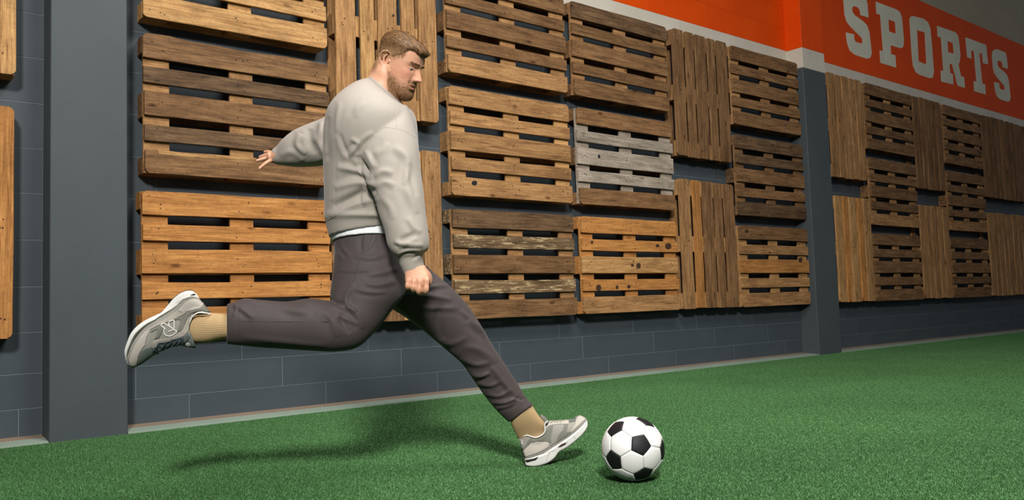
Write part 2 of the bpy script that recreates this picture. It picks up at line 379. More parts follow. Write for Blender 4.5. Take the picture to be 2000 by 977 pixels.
def pallet(x0, z0, L, Wd, vertical, tone, label, tones=None, seed=0, rough=0, group='wooden pallets hung on the wall', gapf=1.0):
    """Euro pallet: front boards run along local x (length L), stacked along local z (width Wd)."""
    rr = random.Random(seed*13+5)
    tilt = rr.uniform(-.003, .003)
    if vertical: e = empty('pallet', (x0+Wd, FRONT_Y, z0), (0, -math.pi/2+tilt, 0))
    else: e = empty('pallet', (x0, FRONT_Y, z0), (0, tilt, 0))
    tag(e, label, 'pallet', group)
    sw = [w*Wd/.8 for w in (SLAT_V if vertical else SLAT_W)]; gap = (Wd-sum(sw))/4
    z = 0; nails = []
    for i, w in enumerate(sw):
        tn = W[(tones or [tone]*5)[i]]
        edge = i in (0, 4)
        ch = [0, 0, 0, 0]
        if i == 0: ch[0] = rr.choice([.5, 1, 1.1]); ch[1] = rr.choice([.6, 1, 1.1])
        if i == 4: ch[2] = rr.choice([.2, .9, 1.1]); ch[3] = rr.choice([.6, 1, 1.1])
        dl, dr = rr.uniform(-.004, .007), rr.uniform(-.004, .007)
        m_ = board_mesh('slat', L-dl-dr, w+rr.uniform(-.003, .003), .022, tn, seed*50+i, rough_top=(rough if i == 4 else 0), chamfer=ch)
        o = link_obj('slat', m_, e); o.location = (dl, rr.uniform(-.002, .002), z)
        if tones and tones[i] != tone: o['label'] = {'grey': 'weathered grey slat', 'worn': 'slat with flaked pale paint', 'dark': 'darkened slat', 'orange': 'fresh orange-toned slat', 'honey': 'pale honey slat', 'tan': 'tan slat', 'brown': 'brown slat'}[tones[i]]
        for k in range(3):
            cx = (.0725, L/2, L-.0725)[k]
            for q in range(3 if edge or i == 2 else 2):
                nails.append((cx+rr.uniform(-.045, .045), z+w*rr.uniform(.2, .8)))
        z += w+gap
    mt = W[tone]; mc_ = W['grey' if tones and tones.count('grey') > 2 else CROSS[tone]]
    k_ = (mc_.name, round(L, 3), round(Wd, 3))
    if k_ not in block_cache:
        cb = box_mesh('cross_board', -.0725, .0725, .0245, .044, .004, Wd-.004, .0015); cb.materials.append(mc_)
        block_cache[k_] = cb
    for k, cx in enumerate((.0745, L/2, L-.0745)):
        o = link_obj('cross_board', block_cache[k_], e); o.location = (cx, 0, 0)
    bw = (.10, .145, .10)
    for kz, cz in enumerate((.052, Wd/2, Wd-.052)):
        kk = ('blk', tone, kz == 1)
        if kk not in block_cache:
            bm_ = box_mesh('block', -.0725, .0725, .0445, .1215, -bw[kz]/2, bw[kz]/2, .002); bm_.materials.append(mt); block_cache[kk] = bm_
        for cx in (.0745, L/2, L-.0745):
            o = link_obj('block', block_cache[kk], e); o.location = (cx-.002, 0, cz)
        kk = ('run', tone, round(L, 3), kz == 1)
        if kk not in block_cache:
            bm_ = box_mesh('bottom_board', .003, L-.003, .1220, .1440, -bw[kz]/2, bw[kz]/2, .002); bm_.materials.append(mt); block_cache[kk] = bm_
        o = link_obj('bottom_board', block_cache[kk], e); o.location = (0, 0, cz)
    V = []; Fc = []
    for (nx, nz) in nails:
        k = len(V); r_ = rr.uniform(.0028, .0045)
        for a in range(6): V.append((nx+r_*math.cos(a*math.pi/3), -.0026, nz+r_*math.sin(a*math.pi/3)))
        for a in range(6): V.append((nx+r_*math.cos(a*math.pi/3), .006, nz+r_*math.sin(a*math.pi/3)))
        Fc.append(tuple(range(k+5, k-1, -1))[::-1])
        for a in range(6): Fc.append((k+a, k+(a+1) % 6, k+6+(a+1) % 6, k+6+a))
    me = mesh_from('nails', V, Fc); me.materials.append(M_NAIL)
    o = link_obj('nail_heads', me, e); o['kind'] = 'stuff'
    return e

RH = ((1.738, .800), (.827, .810), (-.080, .808))         # bottoms and heights of the three lying rows
RV = ((1.343, 1.2), (-.072, 1.2))                          # the two standing rows
S_ = 1
def lying(x0, x1, row, tone, label, **k):
    global S_; S_ += 1
    return pallet(x0, RH[row][0], x1-x0, RH[row][1], False, tone, label, seed=S_, **k)
def standing(x0, x1, row, tone, label, **k):
    global S_; S_ += 1
    return pallet(x0, RV[row][0], RV[row][1], x1-x0, True, tone, label, seed=S_, **k)
G1 = 'pallets on the near bay'; G2 = 'pallets on the middle bay'; G3 = 'pallets on the far bay'
# near bay (cut by the left edge of the photo)
pallet(-.098, 1.295, 1.2, .808, True, 'honey', 'upper upright pallet at the far left, only its honey-coloured right slat in view', seed=101, group=G1)
pallet(-.108, -.075, 1.2, .812, True, 'orange', 'lower upright pallet at the far left, warm orange right slat in view', seed=102, group=G1)
# middle bay; slat tones run from the bottom slat to the top one (standing: from the right slat to the left one)
lying(1.345, 2.492, 0, 'honey', 'light honey pallet above the dark one at the left, cut by the top edge', group=G2)
lying(1.345, 2.498, 1, 'brown', 'dark brown pallet with wavy top edge behind the trailing hand', tones=['brown', 'dark', 'brown', 'dark', 'brown'], rough=.011, group=G2)
lying(1.335, 2.500, 2, 'orange', 'bright orange-toned pallet behind the raised rear shoe', tones=['orange', 'orange', 'orange', 'orange', 'orange'], group=G2)
standing(2.560, 3.368, 0, 'tan', 'upright tan pallet behind the head of the man', tones=['tan', 'tan', 'tan', 'honey', 'tan'], group=G2)
standing(2.560, 3.372, 1, 'tan', 'upright tan pallet behind the sweatshirt and hips of the man', tones=['tan', 'tan', 'brown', 'tan', 'tan'], group=G2)
lying(3.462, 4.655, 0, 'brown', 'grey-brown pallet right of the head, cut by the top edge', tones=['tan', 'brown', 'brown', 'brown', 'brown'], group=G2)
lying(3.468, 4.667, 1, 'tan', 'tan pallet with a round knot hole in its bottom slat', tones=['tan', 'tan', 'tan', 'tan', 'tan'], group=G2)
lying(3.468, 4.670, 2, 'worn', 'weathered dark pallet with flaking slats right of the hanging fist', tones=['brown', 'worn', 'brown', 'worn', 'dark'], group=G2)
lying(4.735, 5.932, 0, 'brown', 'brown pallet whose top slat is darkened grey, below the white band', tones=['brown', 'brown', 'brown', 'brown', 'dark'], group=G2)
lying(4.750, 5.950, 1, 'brown', 'pallet with three silvery grey middle slats', tones=['brown', 'grey', 'grey', 'grey', 'brown'], group=G2)
lying(4.752, 5.953, 2, 'orange', 'orange pallet with black stains, above the ball', tones=['tan', 'orange', 'honey', 'orange', 'orange'], group=G2)
standing(6.020, 6.835, 0, 'brown', 'upper upright brown pallet beside the grey-slatted one', group=G2)
standing(6.022, 6.835, 1, 'tan', 'lower upright pallet with one pale orange slat, right of the stained pallet', tones=['brown', 'brown', 'brown', 'orange', 'tan'], group=G2)
lying(6.912, 8.094, 0, 'brown', 'topmost brown pallet left of the far pilaster', group=G2)
lying(6.910, 8.104, 1, 'dark', 'middle dark brown pallet left of the far pilaster', tones=['dark', 'brown', 'brown', 'dark', 'dark'], group=G2)
lying(6.895, 8.096, 2, 'tan', 'lowest reddish tan pallet left of the far pilaster', tones=['tan', 'tan', 'orange', 'tan', 'brown'], group=G2)
# far bay; some wood tones set lighter in place of a second ceiling lamp
standing(8.70, 9.44, 0, 'tan', 'upper upright pallet right beside the far pilaster', group=G3)
standing(8.69, 9.46, 1, 'orange', 'lower upright pallet right beside the far pilaster', tones=['honey', 'orange', 'honey', 'orange', 'honey'], group=G3)
lying(9.52, 10.68, 0, 'brown', 'top lying pallet in the first lying column past the far pilaster', group=G3)
lying(9.52, 10.68, 1, 'brown', 'middle lying pallet in the first lying column past the far pilaster', tones=['tan', 'brown', 'brown', 'brown', 'brown'], group=G3)
lying(9.50, 10.67, 2, 'brown', 'lowest lying pallet in the first lying column past the far pilaster', group=G3)
standing(10.725, 11.51, 0, 'brown', 'upper upright pallet between the two lying columns of the far bay', group=G3)
standing(10.715, 11.51, 1, 'tan', 'lower upright pallet between the two lying columns of the far bay', group=G3)
lying(11.575, 12.735, 0, 'brown', 'top lying pallet in the second lying column, below the letters', group=G3)
lying(11.575, 12.745, 1, 'brown', 'middle lying pallet in the second lying column of the far bay', tones=['tan', 'brown', 'brown', 'brown', 'brown'], group=G3)
lying(11.555, 12.725, 2, 'brown', 'lowest lying pallet in the second lying column of the far bay', group=G3)
standing(12.79, 13.60, 0, 'brown', 'upper upright pallet next to the second lying column, second from the right edge', group=G3)
standing(12.79, 13.60, 1, 'tan', 'lower upright pallet next to the second lying column, second from the right edge', group=G3)
standing(13.66, 14.47, 0, 'brown', 'upper upright pallet at the right edge of the photo', group=G3)
standing(13.66, 14.47, 1, 'tan', 'lower upright pallet at the right edge of the photo', group=G3)

# knots, scrapes and stamps on single pallets, laid on the wood where the photo shows them
def pal(words): return [o for o in C.objects if o.type == 'EMPTY' and words in o.get('label', '')][0]
def patch(name, pal_, outline, mat, label, y=-.0028):
    inv = pal_.matrix_basis.inverted(); V = []
    for p in outline:
        q = onY(p, FRONT_Y); V.append(inv @ Vector((q[0], FRONT_Y+y, q[2])))
    n = len(V); W2 = [v+Vector((0, .0035, 0)) for v in V]
    F = [tuple(range(n)), tuple(range(2*n-1, n-1, -1))]+[(i, i+n, (i+1) % n+n, (i+1) % n) for i in range(n)]
    me = mesh_from(name, V+W2, F); me.materials.append(mat)
    bm = bmesh.new(); bm.from_mesh(me); bmesh.ops.recalc_face_normals(bm, faces=bm.faces[:]); bm.to_mesh(me); bm.free()
    o = link_obj(name, me, pal_); o['label'] = label
def ell(cx, cy, rx, ry, n=14): return [(cx+rx*math.cos(k*2*math.pi/n), cy+ry*math.sin(k*2*math.pi/n)) for k in range(n)]
M_PALE = W['honey']; M_KNOT, _, _ = new_mat('knot_dark', lin(62, 40, 24), .8); M_KHOLE, _, _ = new_mat('knot_hole_dark', lin(24, 26, 30), .9)
A2 = pal('wavy top edge')
patch('scrape', A2, [(308, 293), (330, 295), (352, 298), (390, 300), (430, 303), (470, 306), (502, 309), (498, 312), (455, 311), (420, 309), (372, 307), (335, 303), (310, 301)], M_PALE, 'pale scraped strip')
patch('knot', pal('round knot hole'), ell(926.5, 357.5, 5.2, 4.6), M_KHOLE, 'open round knot hole', -.0024)
patch('knot', pal('silvery grey'), ell(1170, 305.5, 2.2, 3.4), M_KHOLE, 'open knot hole', -.0024)
D3 = pal('black stains')
for c in ((1247, 519, 4.2, 5), (1235, 518, 3, 2.4), (1305, 481, 6, 6), (1284, 480, 3.5, 3), (1169, 562, 5, 6), (1156, 473, 2.5, 2.5), (1228, 560, 3.2, 3.5), (1205, 561, 2.6, 3.4)):
    patch('stain', D3, ell(*c), M_KNOT, 'dark stain')
for c in ((1458, 452, 4, 4), (1563, 508, 4, 5)): patch('stain', pal('lowest reddish tan'), ell(*c), M_KNOT, 'dark stain')
patch('knot', pal('behind the head'), ell(1768-1000, 30, 2.4, 2.4), M_KNOT, 'dark knot')
E1 = pal('upper upright brown pallet beside the grey-slatted')
for zc in (.0745, 1.2-.0745):   # round stamps on the block ends
    V = []; n = 20
    for r_ in (.030, .024):
        for k in range(n): V.append(Vector((zc+r_*math.cos(k*2*math.pi/n), .083+r_*math.sin(k*2*math.pi/n), .8155)))
    F = [(k, (k+1) % n, (k+1) % n+n, k+n) for k in range(n)]
    me = mesh_from('stamp', V, F); me.materials.append(M_HOLE); o = link_obj('stamp', me, E1); o['label'] = 'round ink stamp'

# ---------------------------------------------------------------- football
def football():
    phi = (1+5**.5)/2
    ico = [Vector(v).normalized() for v in ([(0, s1, s2*phi) for s1 in (-1, 1) for s2 in (-1, 1)] + [(s1, s2*phi, 0) for s1 in (-1, 1) for s2 in (-1, 1)] + [(s2*phi, 0, s1) for s1 in (-1, 1) for s2 in (-1, 1)])]
    R = .1095
    def near(a, b): return (a-b).length < 1.1
    tris = [(i, j, k) for i in range(12) for j in range(i+1, 12) for k in range(j+1, 12) if near(ico[i], ico[j]) and near(ico[j], ico[k]) and near(ico[i], ico[k])]
    polys = []
    for i in range(12):
        nb = [j for j in range(12) if j != i and near(ico[i], ico[j])]
        n = ico[i]; a = n.orthogonal().normalized(); b = n.cross(a)
        nb.sort(key=lambda j: math.atan2((ico[j]-n).dot(b), (ico[j]-n).dot(a)))
        polys.append(('pentagon_panel', [(ico[i]*2+ico[j])/3 for j in nb]))
    for (i, j, k) in tris:
        pts = []
        for a, b in ((i, j), (j, k), (k, i)): pts += [(ico[a]*2+ico[b])/3, (ico[a]+ico[b]*2)/3]
        n = (ico[i]+ico[j]+ico[k])
        if (pts[1]-pts[0]).cross(pts[2]-pts[1]).dot(n) < 0: pts.reverse()
        polys.append(('hexagon_panel', pts))
    # orientation: one pentagon seen just right of centre, one up-left, one low-left, as in the photo
    c2 = onZ((1237, 941), TURF); 
    px = np.array([1235.8, 876.5]); d = CAM_R @ np.array([px[0]-1000, px[1]-488.5, F_PX])
    depth = 2.74/1.0
    # centre on the viewing ray with its lowest point on the turf
    cc = d*((TURF+R-.002)/d[2])
    centre = Vector(cc)
    view = -centre.normalized()
    right = Vector(CAM_R[:, 0]); right = (right-view*right.dot(view)).normalized(); up = view.cross(right)
    rpx = 66.0
    def ptdir(x, y):
        u, v = (x-1235.8)/rpx, -(y-876.5)/rpx
        return (right*u+up*v+view*math.sqrt(max(0, 1-u*u-v*v))).normalized()
    p_a = ptdir(1252.5, 868.5)      # main pentagon
    p_b = ptdir(1197.5, 900.0)      # low-left pentagon
    a0 = ico[0]; b0 = [v for v in ico if near(v, a0) and v != a0][0]
    def frame(a, b):
        z = a.normalized(); x = (b-z*b.dot(z)).normalized(); y = z.cross(x)
        return Matrix((x, y, z)).transposed()
    Q = frame(p_a, p_b) @ frame(a0, b0).inverted()
    e = empty('football', centre - Vector((0, 0, R))); tag(e, 'black and white football lying on the turf before the front shoe', 'football')
    mw, t, b = new_mat('ball_white', lin(236, 234, 230), .42, 0, .4)
    mp = coords(t); n = nd(t, 'ShaderNodeTexNoise', ins={'Scale': 900.0}); t.links.new(mp.outputs[0], n.inputs['Vector'])
    bp = nd(t, 'ShaderNodeBump', ins={'Strength': .05, 'Distance': .001}); t.links.new(n.outputs[0], bp.inputs['Height']); t.links.new(bp.outputs[0], b.inputs['Normal'])
    mb, t, b = new_mat('ball_black', lin(24, 24, 26), .55, 0, .3)
    mc, _, _ = new_mat('ball_core', lin(110, 108, 105), .8)
    core = bmesh.new(); bmesh.ops.create_uvsphere(core, u_segments=48, v_segments=24, radius=R-.0016)
    cm = bpy.data.meshes.new('seam_core'); core.to_mesh(cm); core.free(); cm.shade_smooth()
    o = link_obj('inner_core', cm, e, mc); o.location = (0, 0, R)
    for nm, pts in polys:
        pts = [(Q @ p).normalized() for p in pts]
        c = sum(pts, Vector()).normalized(); N = 7; K = len(pts)
        V = []; idx = {}; Fs = []
        def add(v, r):
            V.append(v.normalized()*r); return len(V)-1
        for s in range(K):
            a, b = pts[s], pts[(s+1) % K]
            rows = []
            for i in range(N+1):
                row = []
                for j in range(i+1):
                    fa = (i-j)/N; fb = j/N
                    v = c*(1-fa-fb)+a*fa+b*fb
                    edge = i/N
                    r = R
                    if i == N: r = R-.0006; v = c*.012+v*.988
                    row.append(add(v, r))
                rows.append(row)
            for i in range(N):
                for j in range(i+1):
                    Fs.append((rows[i][j], rows[i+1][j], rows[i+1][j+1]))
                    if j < i: Fs.append((rows[i][j], rows[i+1][j+1], rows[i][j+1]))
            last = rows[N]; low = [add(V[q], R-.003) for q in last]
            for j in range(N): Fs.append((last[j], low[j], low[j+1], last[j+1]))
        bm = bmesh.new()
        vs = [bm.verts.new(v) for v in V]
        for f in Fs:
            try: bm.faces.new([vs[q] for q in f])
            except ValueError: pass
        bmesh.ops.remove_doubles(bm, verts=bm.verts[:], dist=.0001)
        bmesh.ops.recalc_face_normals(bm, faces=bm.faces[:])
        me = bpy.data.meshes.new(nm); bm.to_mesh(me); bm.free(); me.shade_smooth()
        o = link_obj(nm, me, e, mb if nm[0] == 'p' else mw); o.location = (0, 0, R)
        o['label'] = 'black five-sided panel' if nm[0] == 'p' else 'white six-sided panel'
football()

# ---------------------------------------------------------------- the footballer
from mathutils.bvhtree import BVHTree
from mathutils.geometry import delaunay_2d_cdt
RT, DN, FW = CAM_R[:, 0], CAM_R[:, 1], CAM_R[:, 2]
def at(p, depth):
    return (RT*((p[0]-1000)/F_PX) + DN*((p[1]-488.5)/F_PX) + FW)*depth
def to_px(V):
    V = np.asarray(V); q = V @ CAM_R
    return np.c_[1000+F_PX*q[:, 0]/q[:, 2], 488.5+F_PX*q[:, 1]/q[:, 2]], q[:, 2]

def catmull(K, n):
    K = np.asarray(K, float); out = []
    P = np.vstack([2*K[0]-K[1], K, 2*K[-1]-K[-2]])
    for i in range(1, len(P)-2):
        p0, p1, p2, p3 = P[i-1], P[i], P[i+1], P[i+2]
        for s in range(n):
            t_ = s/n
            out.append(.5*((2*p1)+(-p0+p2)*t_+(2*p0-5*p1+4*p2-p3)*t_*t_+(-p0+3*p1-3*p2+p3)*t_**3))
    out.append(K[-1]); return np.array(out)

def tube_rings(rings, n=6, seg=40, expo=2.2, taper=None):
    """rings: (edge a px, edge b px, depth, half depth m). Gives closed tube verts/faces."""
    K = []
    for rg in rings:
        a, b, d, h = rg[:4]; tl = rg[4] if len(rg) > 4 else 0
        da, db = (d if np.isscalar(d) else d[0]), (d if np.isscalar(d) else d[1])
        K.append(np.r_[at(a, da), at(b, db), h, tl])
    K = catmull(K, n); V = []; F = []
    for k in K:
        A, B, h = k[:3], k[3:6], k[6]
        c = (A+B)/2; u = (B-A)/2; w = -c/np.linalg.norm(c); w = w-u*(w@u)/(u@u); w /= np.linalg.norm(w)
        for j in range(seg):
            th = 2*math.pi*j/seg; cs, sn = math.cos(th), math.sin(th)
            cx = math.copysign(abs(cs)**(2/expo), cs); sx = math.copysign(abs(sn)**(2/expo), sn)
            hh = h*(taper(cx) if taper else 1)
            V.append(c+u*cx+(w*hh-DN*k[7])*sx)
    m = len(K)
    for i in range(m-1):
        for j in range(seg):
            F.append((i*seg+j, i*seg+(j+1) % seg, (i+1)*seg+(j+1) % seg, (i+1)*seg+j))
    F.append(tuple(range(seg-1, -1, -1))); F.append(tuple((m-1)*seg+j for j in range(seg)))
    return np.array(V), F

def chain_tube(pts, radii, seg=14, n=4, caps=True):
    """round tube through 3D points with hemispherical ends"""
    K = catmull(np.c_[np.array(pts), np.array(radii)], n)
    V = []; F = []
    T = np.gradient(K[:, :3], axis=0); T /= np.linalg.norm(T, axis=1)[:, None]
    ref = np.array([.3, .2, .93]); ringsK = []
    def ring(c, t, r):
        a = np.cross(t, ref); a /= np.linalg.norm(a); b = np.cross(t, a)
        return [c+r*(math.cos(2*math.pi*j/seg)*a+math.sin(2*math.pi*j/seg)*b) for j in range(seg)]
    if caps:
        for q in (80, 55, 28): ringsK.append((K[0, :3]-T[0]*K[0, 3]*math.sin(math.radians(q)), T[0], K[0, 3]*math.cos(math.radians(q))))
    for i in range(len(K)): ringsK.append((K[i, :3], T[i], K[i, 3]))
    if caps:
        for q in (28, 55, 80): ringsK.append((K[-1, :3]+T[-1]*K[-1, 3]*math.sin(math.radians(q)), T[-1], K[-1, 3]*math.cos(math.radians(q))))
    for r in ringsK: V += ring(*r)
    m = len(ringsK)
    for i in range(m-1):
        for j in range(seg): F.append((i*seg+j, (i+1)*seg+j, (i+1)*seg+(j+1) % seg, i*seg+(j+1) % seg))
    F.append(tuple(range(seg))); F.append(tuple((m-1)*seg+j for j in range(seg-1, -1, -1)))
    return np.array(V), F

def fix_normals(me):
    bm = bmesh.new(); bm.from_mesh(me); bmesh.ops.recalc_face_normals(bm, faces=bm.faces[:]); bm.to_mesh(me); bm.free()

def union(name, pieces, voxel, smooth=0):
    V = []; F = []; k = 0
    bm = bmesh.new()
    for v, f in pieces:
        me = mesh_from('t', v, f); fix_normals(me); bm.from_mesh(me); bpy.data.meshes.remove(me)
    me = bpy.data.meshes.new(name); bm.to_mesh(me); bm.free()
    o = bpy.data.objects.new('tmp', me); C.objects.link(o)
    md = o.modifiers.new('r', 'REMESH'); md.mode = 'VOXEL'; md.voxel_size = voxel; md.adaptivity = 0
    if smooth:
        s = o.modifiers.new('s', 'SMOOTH'); s.factor = .6; s.iterations = smooth
    dg = bpy.context.evaluated_depsgraph_get(); out = bpy.data.meshes.new_from_object(o.evaluated_get(dg))
    bpy.data.objects.remove(o); out.name = name; out.shade_smooth(); return out

def get_v(me):
    a = np.zeros(len(me.vertices)*3, np.float32); me.vertices.foreach_get('co', a); return a.reshape(-1, 3).astype(float)
def set_v(me, V):
    me.vertices.foreach_set('co', V.astype(np.float32).ravel()); me.update()
def get_n(me):
    a = np.zeros(len(me.vertices)*3, np.float32); me.vertices.foreach_get('normal', a); return a.reshape(-1, 3).astype(float)

def poly_dist(P, line):
    """signed distance to a px polyline and a taper that fades at its ends"""
    best = np.full(len(P), 1e9); sg = np.ones(len(P)); par = np.zeros(len(P))
    L = np.array(line, float); seg = np.linalg.norm(np.diff(L, axis=0), axis=1); tot = seg.sum(); acc = 0
    for i in range(len(L)-1):
        d = L[i+1]-L[i]; q = P-L[i]; t_ = np.clip((q@d)/(d@d), 0, 1)
        r = q-t_[:, None]*d; dist = np.hypot(r[:, 0], r[:, 1]); s = np.sign(d[0]*q[:, 1]-d[1]*q[:, 0])
        m = dist < best; best[m] = dist[m]; sg[m] = s[m]; par[m] = (acc+t_[m]*seg[i])/tot; acc += seg[i]
    return best*sg, np.sin(np.clip(par, .0, 1.0)*math.pi)**.5

GAIN = 1.15
def folds(me, specs, noise=0):
    """real relief: each fold is a ridge with a hollow beside it, along a line on the cloth"""
    V = get_v(me); N = get_n(me); P, D = to_px(V)
    view = -V/np.linalg.norm(V, axis=1)[:, None]; face = np.clip((N*view).sum(1)*2.2, 0, 1)
    disp = np.zeros(len(V))
    for sp in specs:
        line, amp, w = sp[:3]; dr = sp[3] if len(sp) > 3 else (0, 99)
        L = np.array(catmull(np.array(line, float), 5)) if len(line) > 2 else np.array(line, float)
        lo, hi = L.min(0)-4*w, L.max(0)+4*w
        m = np.where((P[:, 0] > lo[0]) & (P[:, 0] < hi[0]) & (P[:, 1] > lo[1]) & (P[:, 1] < hi[1]) & (D > dr[0]) & (D < dr[1]) & (face > 0))[0]
        if not len(m): continue
        s, tp = poly_dist(P[m], L)
        g = np.exp(-(s/w)**2) - .45*np.exp(-((s-1.9*w)/(1.2*w))**2)
        disp[m] += GAIN*amp*1e-3*g*tp*face[m]
    V += N*disp[:, None]; set_v(me, V)

def bvh_of(me):
    return BVHTree.FromPolygons([v.co.copy() for v in me.vertices], [tuple(p.vertices) for p in me.polygons])
ORG = Vector((0, 0, 0))
def drop(bvh, p, off):
    d = Vector(at(p, 1.0)).normalized()
    loc, n, i, dist = bvh.ray_cast(ORG, d)
    if loc is None:
        g = Vector(at(p, 3.0)); 
        loc, n, i, dist = bvh.find_nearest(g)
        # walk toward the ray: nearest surface point to the ray at the surface's own depth
        g = d*loc.dot(d); loc, n, i, dist = bvh.find_nearest(g)
    if n.dot(d) > 0: n = -n
    return loc + n*off, n
def decal(name, bvh, poly, mat, parent, off=.0008, th=.0012, step=3.0, label=None):
    """a panel cut to an outline, laid on a surface, with its own thickness"""
    P = []; n = len(poly)
    for i in range(n):
        a, b = np.array(poly[i], float), np.array(poly[(i+1) % n], float); k = max(1, int(np.linalg.norm(b-a)/step))
        for j in range(k): P.append(a+(b-a)*j/k)
    nb = len(P); edges = [(i, (i+1) % nb) for i in range(nb)]
    A = np.array(P); lo, hi = A.min(0), A.max(0)
    for x in np.arange(lo[0]+step/2, hi[0], step):
        for y in np.arange(lo[1]+step/2, hi[1], step): P.append(np.array([x, y]))
    out = delaunay_2d_cdt([Vector(p) for p in P], edges, [], 1, 1e-4)
    co, fs = out[0], out[2]
    T = []; Bt = []
    for p in co:
        q, nn = drop(bvh, p, off); T.append(q+nn*th); Bt.append(q-nn*.0015)
    k = len(T); F = [tuple(f) for f in fs] + [tuple(x+k for x in reversed(f)) for f in fs]
    cnt = {}
    for f in fs:
        for i in range(len(f)):
            e = (f[i], f[(i+1) % len(f)]); cnt[e] = 1
    for (a, b) in list(cnt):
        if (b, a) not in cnt: F.append((a, a+k, b+k, b))
    me = mesh_from(name, T+Bt, F); me.shade_smooth(); me.materials.append(mat); fix_normals(me)
    o = link_obj(name, me, parent)
    if label: o['label'] = label
    return o
def cord(name, bvh, lines, r, mat, parent, off=0.0, label=None, dense=4, seg=6, sharp=False):
    V = []; F = []
    for ln in lines:
        L = np.vstack([np.array(ln[i])+(np.array(ln[i+1])-np.array(ln[i]))*np.linspace(0, 1, 6)[:, None] for i in range(len(ln)-1)]) if sharp else catmull(np.array(ln, float), dense) if len(ln) > 2 else np.array([np.array(ln[0])+(np.array(ln[1])-np.array(ln[0]))*t_ for t_ in np.linspace(0, 1, 8)])
        L = np.array([p for i, p in enumerate(L) if i == 0 or np.abs(p-L[i-1]).max() > 1e-6])
        pts = [np.array(drop(bvh, p, off)[0]) for p in L]
        v, f = chain_tube(pts, [r]*len(pts), seg=seg, n=1, caps=False)
        k = len(V); V += list(v); F += [tuple(x+k for x in q) for q in f]
    me = mesh_from(name, V, F, True); me.materials.append(mat); fix_normals(me)
    o = link_obj(name, me, parent)
    if label: o['label'] = label
    return o

def cloth_mat(name, col, dark, rough, scale, bump, sheen=.0):
    m, t, b = new_mat(name, col, rough, 0, .2)
    mp = coords(t); n1 = nd(t, 'ShaderNodeTexNoise', ins={'Scale': scale, 'Detail': 3.0}); t.links.new(mp.outputs[0], n1.inputs['Vector'])
    n2 = nd(t, 'ShaderNodeTexNoise', ins={'Scale': 3.0, 'Detail': 3.0}); t.links.new(mp.outputs[0], n2.inputs['Vector'])
    r = ramp(t, [(.3, dark), (.7, col)]); t.links.new(n2.outputs[0], r.inputs[0]); t.links.new(r.outputs[0], b.inputs['Base Color'])
    bp = nd(t, 'ShaderNodeBump', ins={'Strength': bump, 'Distance': .001}); t.links.new(n1.outputs[0], bp.inputs['Height']); t.links.new(bp.outputs[0], b.inputs['Normal'])
    if sheen: b.inputs['Sheen Weight'].default_value = sheen; b.inputs['Sheen Roughness'].default_value = .4
    return m
M_SWEAT = cloth_mat('sweatshirt_cloth', lin(162, 154, 144), lin(157, 149, 139), .62, 900, .08, .15)
M_SEAM = cloth_mat('seam_grey', lin(168, 160, 151), lin(162, 154, 146), .8, 900, .1)
M_TEE = cloth_mat('white_tee', lin(232, 234, 236), lin(226, 228, 230), .8, 900, .1)
M_TROU = cloth_mat('trouser_cloth', lin(76, 68, 67), lin(70, 62, 61), .62, 700, .1, .1)
M_TSEAM = cloth_mat('trouser_seam', lin(58, 51, 51), lin(54, 47, 47), .8, 700, .1)
M_SOCK = cloth_mat('sock_knit', lin(186, 158, 118), lin(176, 148, 108), .85, 500, .2)

person = empty('person', Vector(at((1047, 906), 3.26))*1.0)
person.location.z = TURF
PO = Vector(person.location)
tag(person, 'bearded man in pale sweatshirt and dark trousers kicking, one leg raised behind', 'person')
def wear(name, me, mat, parent=None, label=None):
    if mat is not None: me.materials.clear(); me.materials.append(mat)
    o = link_obj(name, me, parent or person)
    o.matrix_parent_inverse = Matrix.Translation(-PO)
    if label: o['label'] = label
    return o
# children are modelled in world coordinates: their parent's offset is undone
class W0: pass

# --- sweatshirt
torso = [((722, 152), (784, 205), 3.06, .078), ((697, 162), (800, 212), 3.06, .150), ((668, 184), (810, 232), 3.06, .205),
         ((646, 214), (814, 264), 3.06, .222), ((637, 258), (816, 300), 3.06, .215), ((636, 310), (817, 340), 3.07, .200),
         ((637, 360), (810, 378), 3.07, .190), ((638, 405), (797, 412), 3.08, .190), ((638, 425), (792, 428), 3.08, .196, .012),
         ((641, 440), (786, 436), 3.08, .184, .018), ((647, 468), (782, 446), 3.08, .178, .024)]
r_sleeve = [((700, 225), (795, 205), 3.02, .10), ((697, 262), (806, 240), 2.97, .118), ((698, 305), (817, 285), 2.93, .112), ((712, 345), (822, 335), 2.90, .100),
            ((731, 385), (827, 375), 2.87, .090), ((741, 420), (831, 412), 2.85, .082), ((752, 452), (835, 445), 2.83, .075),
            ((757, 478), (838, 472), 2.82, .070), ((766, 495), (836, 488), 2.82, .062), ((777, 505), (826, 496), 2.82, .045),
            ((781, 518), (826, 508), 2.82, .042), ((787, 532), (829, 520), 2.82, .040), ((790, 540), (833, 527), 2.82, .038)]
l_sleeve = [((690, 200), (690, 320), 3.20, .10), ((655, 215), (655, 322), 3.24, .10), ((628, 232), (628, 324), 3.28, .098), ((600, 243), (602, 326), 3.31, .090), ((572, 256), (578, 326), 3.33, .080),
            ((552, 272), (558, 324), 3.34, .062), ((540, 286), (544, 322), 3.35, .044), ((533, 291), (536, 320), 3.35, .034), ((530, 294), (533, 319), 3.35, .030)]
sw = union('sweatshirt', [tube_rings(torso, expo=2.3), tube_rings(r_sleeve, expo=2.15), tube_rings(l_sleeve)], .0045, 6)
def q2(*pts): return [(490+x/2.872, 140+y/2.872) for x, y in pts]
def q3(*pts): return [(720+x/6.083, 430+y/6.083) for x, y in pts]
NEAR = (0, 2.93)
